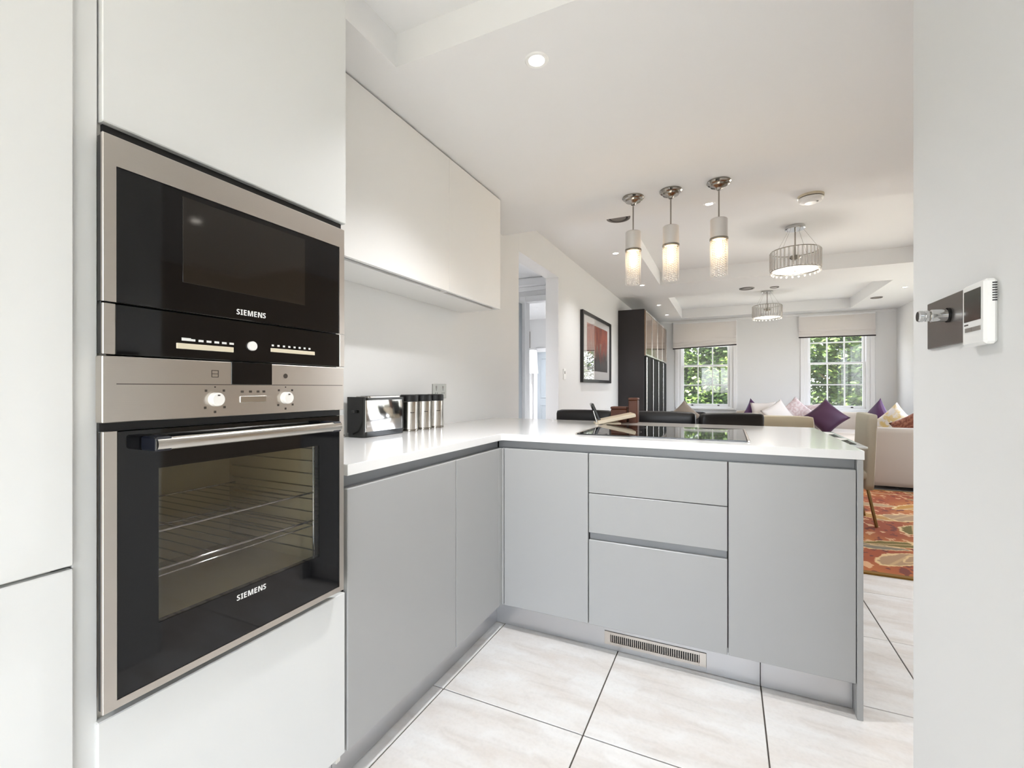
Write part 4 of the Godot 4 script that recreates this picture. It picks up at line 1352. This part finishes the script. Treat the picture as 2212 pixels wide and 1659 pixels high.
func build_sofa() -> void:
	var s := thing("corner_sofa", "large beige corner sofa under the windows and along the right wall", "sofa", Vector3(1.6, 0, -9.0))
	var o := s.position
	# wing along the right wall
	part("arm_panel", padded(Vector3(1.22, 0.69, 0.20), 0.02, 0.0), M.sofa, s, Vector3(2.115, 0.395, -6.91) - o)
	boxes("base", [[1.52 - o.x, 2.70 - o.x, 0.06, 0.28, -10.65 - o.z, -6.98 - o.z], [0.16 - o.x, 1.52 - o.x, 0.06, 0.28, -10.65 - o.z, -9.65 - o.z]], M.sofa, s, 0.01)
	for z in [-7.65, -8.85]:
		part("seat_cushion", padded(Vector3(0.90, 0.18, 1.17), 0.04, 0.015), M.sofa_seat, s, Vector3(1.99, 0.36, z - 0.02) - o)
	for x in [0.50, 1.18, 1.86]:
		part("seat_cushion", padded(Vector3(0.67, 0.18, 0.86), 0.04, 0.015), M.sofa_seat, s, Vector3(x, 0.36, -10.02) - o)
	part("backrest", padded(Vector3(0.22, 0.50, 3.66), 0.04, 0.01), M.sofa, s, Vector3(2.60, 0.52, -8.82) - o)
	part("backrest", padded(Vector3(2.40, 0.48, 0.20), 0.04, 0.01), M.sofa_seat, s, Vector3(1.36, 0.52, -10.55) - o)
	part("arm_panel", padded(Vector3(0.18, 0.50, 1.0), 0.03, 0.0), M.sofa, s, Vector3(0.07, 0.31, -10.15) - o)
	for q in [[0.1, -9.75], [1.6, -9.7], [1.6, -7.0], [2.6, -7.0], [2.6, -10.55], [0.1, -10.55]]:
		part("foot", lathe([[0.0, 0.06], [0.025, 0.06], [0.02, 0.0], [0.0, 0.0]], 14), M.black, s, Vector3(q[0], 0.0, q[1]) - o)
	var d := PI / 4
	sofa_cushion(Vector3(0.47, 0.73, -10.30), 0.42, 0.14, Vector3(-0.25, 0.9, d), M.violet, "small dark plum cushion edge-on, left end of the window sofa")
	sofa_cushion(Vector3(0.64, 0.72, -10.12), 0.46, 0.15, Vector3(-0.2, 0.2, 0.05), M.white_fabric, "square white cushion upright beside the dark plum one")
	sofa_cushion(Vector3(0.86, 0.71, -9.88), 0.46, 0.14, Vector3(-0.3, 0.3, 0.55), M.white_fabric, "white cushion leaning over against the pink one")
	sofa_cushion(Vector3(1.17, 0.74, -10.12), 0.47, 0.16, Vector3(-0.3, 0.0, d), M.pink, "pale pink cushion standing on its corner below the wall between the windows")
	sofa_cushion(Vector3(1.54, 0.72, -10.30), 0.44, 0.15, Vector3(-0.3, -0.15, 0.2), M.pink, "pale pink cushion partly behind the purple one")
	sofa_cushion(Vector3(1.58, 0.70, -9.72), 0.50, 0.17, Vector3(-0.35, -0.1, d), M.purple, "deep purple cushion standing on its corner, below the window by the right wall")
	sofa_cushion(Vector3(2.14, 0.74, -9.0), 0.46, 0.15, Vector3(-0.12, -1.25, d * 0.95), M.violet, "purple satin cushion standing on its corner next to the cream patterned one")
	sofa_cushion(Vector3(2.12, 0.70, -8.1), 0.46, 0.16, Vector3(-0.15, -0.8, d), M.patterned, "cream and gold patterned cushion standing on its corner against the sofa back")
	sofa_cushion(Vector3(2.22, 0.68, -7.5), 0.50, 0.17, Vector3(-0.15, -0.7, 0.6), M.rust, "rust patterned cushion behind the sofa's arm panel")
	# armchair in front of the left window with a taupe cushion
	var a := thing("armchair", "low dark armchair in front of the left window beside the wall unit", "armchair", Vector3(-0.72, 0, -9.2))
	part("seat", padded(Vector3(0.68, 0.26, 0.70), 0.04, 0.01), M.espresso, a, Vector3(0, 0.27, 0))
	part("backrest", padded(Vector3(0.68, 0.40, 0.16), 0.04, 0.01), M.espresso, a, Vector3(0, 0.56, -0.30), Vector3(-0.1, 0, 0))
	for q in [[-1, -1], [1, -1], [-1, 1], [1, 1]]:
		part("leg", tube([Vector3(q[0] * 0.28, 0.15, q[1] * 0.28), Vector3(q[0] * 0.30, 0.0, q[1] * 0.30)], 0.018, 10), M.black, a)
	var tc := thing("cushion", "taupe cushion standing on its corner on the dark armchair", "cushion", Vector3(-0.74, 0.70, -9.2))
	part("pad", cushion_mesh(0.42, 0.42, 0.14), M.taupe, tc, Vector3.ZERO, Vector3(-0.25, 0.1, d))

# ---------------------------------------------------------------- hall beyond the opening
func build_hall() -> void:
	var w := structure("wall_hall")
	bx("panel", -4.6, -2.62, 0.0, 2.95, -6.15, -6.0, M.wall_white, w, 0.0)
	bx("panel", -1.98, XW - 0.145, 0.0, 2.95, -6.15, -6.0, M.wall_white, w, 0.0)
	bx("panel", -2.62, -1.98, 2.45, 2.95, -6.15, -6.0, M.wall_white, w, 0.0)
	bx("panel", -4.75, -4.6, 0.0, 2.95, -9.8, -2.7, M.wall_white, w, 0.0)
	bx("panel", -4.6, XW - 0.145, 0.0, 2.95, -2.85, -2.7, M.wall_white, w, 0.0)
	bx("panel", -4.6, XW - 0.145, 0.0, 2.95, -9.8, -9.65, M.wall_white, w, 0.0)
	bx("ceiling_panel", -4.75, XW - 0.145, 2.78, 2.95, -9.8, -2.7, M.ceiling, w, 0.0)
	bx("floor_panel", -4.6, XW - 0.145, -0.004, 0.0, -9.65, -2.85, M.tiles[0], w, 0.0)
	var t := structure("trim_2")
	bx("cornice", -4.6, XW - 0.145, 2.66, 2.78, -6.0, -5.93, M.paint, t, 0.02)
	bx("cornice_step", -4.6, XW - 0.145, 2.60, 2.66, -6.0, -5.97, M.paint, t, 0.008)
	boxes("architrave", [[-2.70, -2.61, 0.0, 2.53, -6.0, -5.975], [-1.99, -1.90, 0.0, 2.53, -6.0, -5.975], [-2.61, -1.99, 2.44, 2.53, -5.999, -5.975]], M.paint, t, 0.006)
	# open door folded back, and panelled door in the far room
	var d2 := structure("door_2")
	bx("leaf", -2.70, -2.655, 0.01, 2.42, -5.955, -5.20, M.door_grey, d2, 0.002)
	var h := part("door_handle", lathe([[0.0, 0.05], [0.024, 0.045], [0.024, 0.02], [0.01, 0.0]], 18), M.chrome, d2, Vector3(-2.655, 1.05, -5.27), Vector3(0, 0, -PI / 2))
	h.set_meta("label", "chrome handle")
	var d1 := structure("door_1")
	bx("leaf", -3.90, -3.08, 0.005, 2.03, -9.648, -9.61, M.door_grey, d1, 0.003)
	boxes("architrave", [[-3.99, -3.90, 0.0, 2.12, -9.648, -9.60], [-3.08, -2.99, 0.0, 2.12, -9.648, -9.60], [-3.90, -3.08, 2.03, 2.12, -9.648, -9.60]], M.paint, d1, 0.005)
	for y in [[0.15, 0.85], [1.0, 1.9]]:
		for x in [[-3.82, -3.54], [-3.44, -3.16]]:
			boxes("panel_moulding", [[x[0], x[1], y[0], y[0] + 0.025, -9.612, -9.600], [x[0], x[1], y[1] - 0.025, y[1], -9.612, -9.600], [x[0], x[0] + 0.025, y[0] + 0.025, y[1] - 0.025, -9.612, -9.600], [x[1] - 0.025, x[1], y[0] + 0.025, y[1] - 0.025, -9.612, -9.600]], M.door_grey, d1, 0.003)
	# framed mirror and floor lamp seen through the door
	var mi := thing("wall_mirror", "slim chrome-framed mirror on the far hall room wall", "mirror", Vector3(-4.22, 2.32, -9.64))
	boxes("frame", [[-0.13, -0.115, -0.19, 0.19, -0.005, 0.03], [0.115, 0.13, -0.19, 0.19, -0.005, 0.03], [-0.115, 0.115, 0.175, 0.19, -0.005, 0.03], [-0.115, 0.115, -0.19, -0.175, -0.005, 0.03]], M.nickel, mi, 0.002)
	part("mirror_glass", box_mesh(Vector3(0.23, 0.35, 0.006), 0.0), M.chrome, mi)
	var fl := thing("floor_lamp", "white floor lamp with a drum shade seen through the hall opening", "floor lamp", Vector3(-3.45, 0, -8.2))
	part("base", lathe([[0.0, 0.03], [0.14, 0.025], [0.15, 0.0], [0.0, 0.0]], 28), M.white, fl)
	part("pole", tube([Vector3(0, 0.025, 0), Vector3(0, 1.55, 0)], 0.012, 12), M.white, fl)
	part("shade", lathe([[0.10, 1.95], [0.13, 1.50]], 36), M.white, fl)
	# unseen lamps added to brighten the hall and the room past it
	for p in [["added unseen downlight that brightens the hall just past the opening", -2.9, -4.4, 12.0], ["added unseen downlight that brightens the room past the hall", -3.2, -7.4, 11.0], ["added unseen downlight that brightens the room near the grey door", -3.2, -8.9, 6.0]]:
		downlight(p[1], 2.78, p[2], p[0], p[3], Color(0.96, 0.97, 1.0))

# ---------------------------------------------------------------- garden
func build_garden() -> void:
	var g := thing("bounce_ground", "unseen pale ground added below the windows to bounce sunlight up to the ceilings", "bounce_ground", Vector3(0, -2.62, -24))  # added ground out of view, pale to throw sunlight up to the ceilings
	part("bounce_slab", box_mesh(Vector3(60, 0.2, 26), 0.0), M.bounce_pale, g, Vector3(0, -0.1, -1.0))
	var spots := [[-0.95, -16.8, 2.0, 4.2, 3], [4.1, -16.8, 2.0, 4.2, 8], [-5.2, -25.0, 2.6, 5.2, 15], [1.6, -25.0, 2.6, 5.4, 21], [8.4, -25.0, 2.6, 5.2, 33]]
	var labels := ["leafy green tree before the window beside the wall unit", "leafy green tree with pale branches before the window by the right wall", "tall green tree at the back of the garden, beside the wall unit's window", "tall green tree at the back of the garden, between the windows", "tall green tree at the back of the garden, by the right wall's window"]
	var ls := begin()
	ls.set_normal(Vector3.UP)
	quad(ls, Vector3(-0.5, 0, -0.28), Vector3(0.5, 0, -0.28), Vector3(0.5, 0.06, 0.28), Vector3(-0.5, 0.06, 0.28), Vector3.UP)
	var lm := done(ls)
	for k in spots.size():
		var s: Array = spots[k]
		var t := thing("garden_tree", labels[k], "tree", Vector3(s[0], -2.6, s[1]), 0.0, "trees beyond the windows")
		var rng := RandomNumberGenerator.new()
		rng.seed = s[4]
		part("trunk", tube([Vector3(0, 0, 0), Vector3(0.1, 1.6, 0.05), Vector3(-0.05, 3.2, 0.0), Vector3(0.1, 4.6, 0.1)], 0.14, 9), M.bark, t)
		for b in 5:
			var a := rng.randf() * TAU
			var y := 2.2 + b * 0.55
			part("branch", tube([Vector3(0, y, 0), Vector3(cos(a) * 0.9, y + 0.5, sin(a) * 0.9), Vector3(cos(a) * 1.9, y + 0.7 + rng.randf() * 0.6, sin(a) * 1.9)], 0.035, 7), M.branch, t)
		var count := 46000
		var mm := MultiMesh.new()
		mm.transform_format = MultiMesh.TRANSFORM_3D
		mm.use_colors = true
		mm.mesh = lm
		mm.instance_count = count
		var clumps := []
		for c in 52:
			var d := Vector3(rng.randfn(), rng.randfn(), rng.randfn()).normalized() * pow(rng.randf(), 0.4)
			clumps.append([Vector3(d.x * s[2], 3.9 + d.y * s[3] * 0.75, d.z * s[2] * 0.8), 0.5 + rng.randf() * 0.5, rng.randf()])
		for i in count:
			var c: Array = clumps[rng.randi() % clumps.size()]
			var off: Vector3 = Vector3(rng.randfn(), rng.randfn() * 0.8, rng.randfn()) * 0.55 * c[1]
			var bs := Basis.from_euler(Vector3(rng.randf_range(-0.9, 0.9), rng.randf() * TAU, rng.randf_range(-0.9, 0.9))).scaled(Vector3.ONE * rng.randf_range(0.085, 0.15))
			mm.set_instance_transform(i, Transform3D(bs, c[0] + off))
			var tone := clampf(c[2] * 0.6 + rng.randf() * 0.5, 0, 1)
			mm.set_instance_color(i, Color(0.035, 0.075, 0.016).lerp(Color(0.105, 0.165, 0.028), tone))
		var mi := MultiMeshInstance3D.new()
		mi.name = "foliage"
		mi.multimesh = mm
		mi.material_override = M.leaf
		mi.set_meta("kind", "stuff")
		t.add_child(mi)
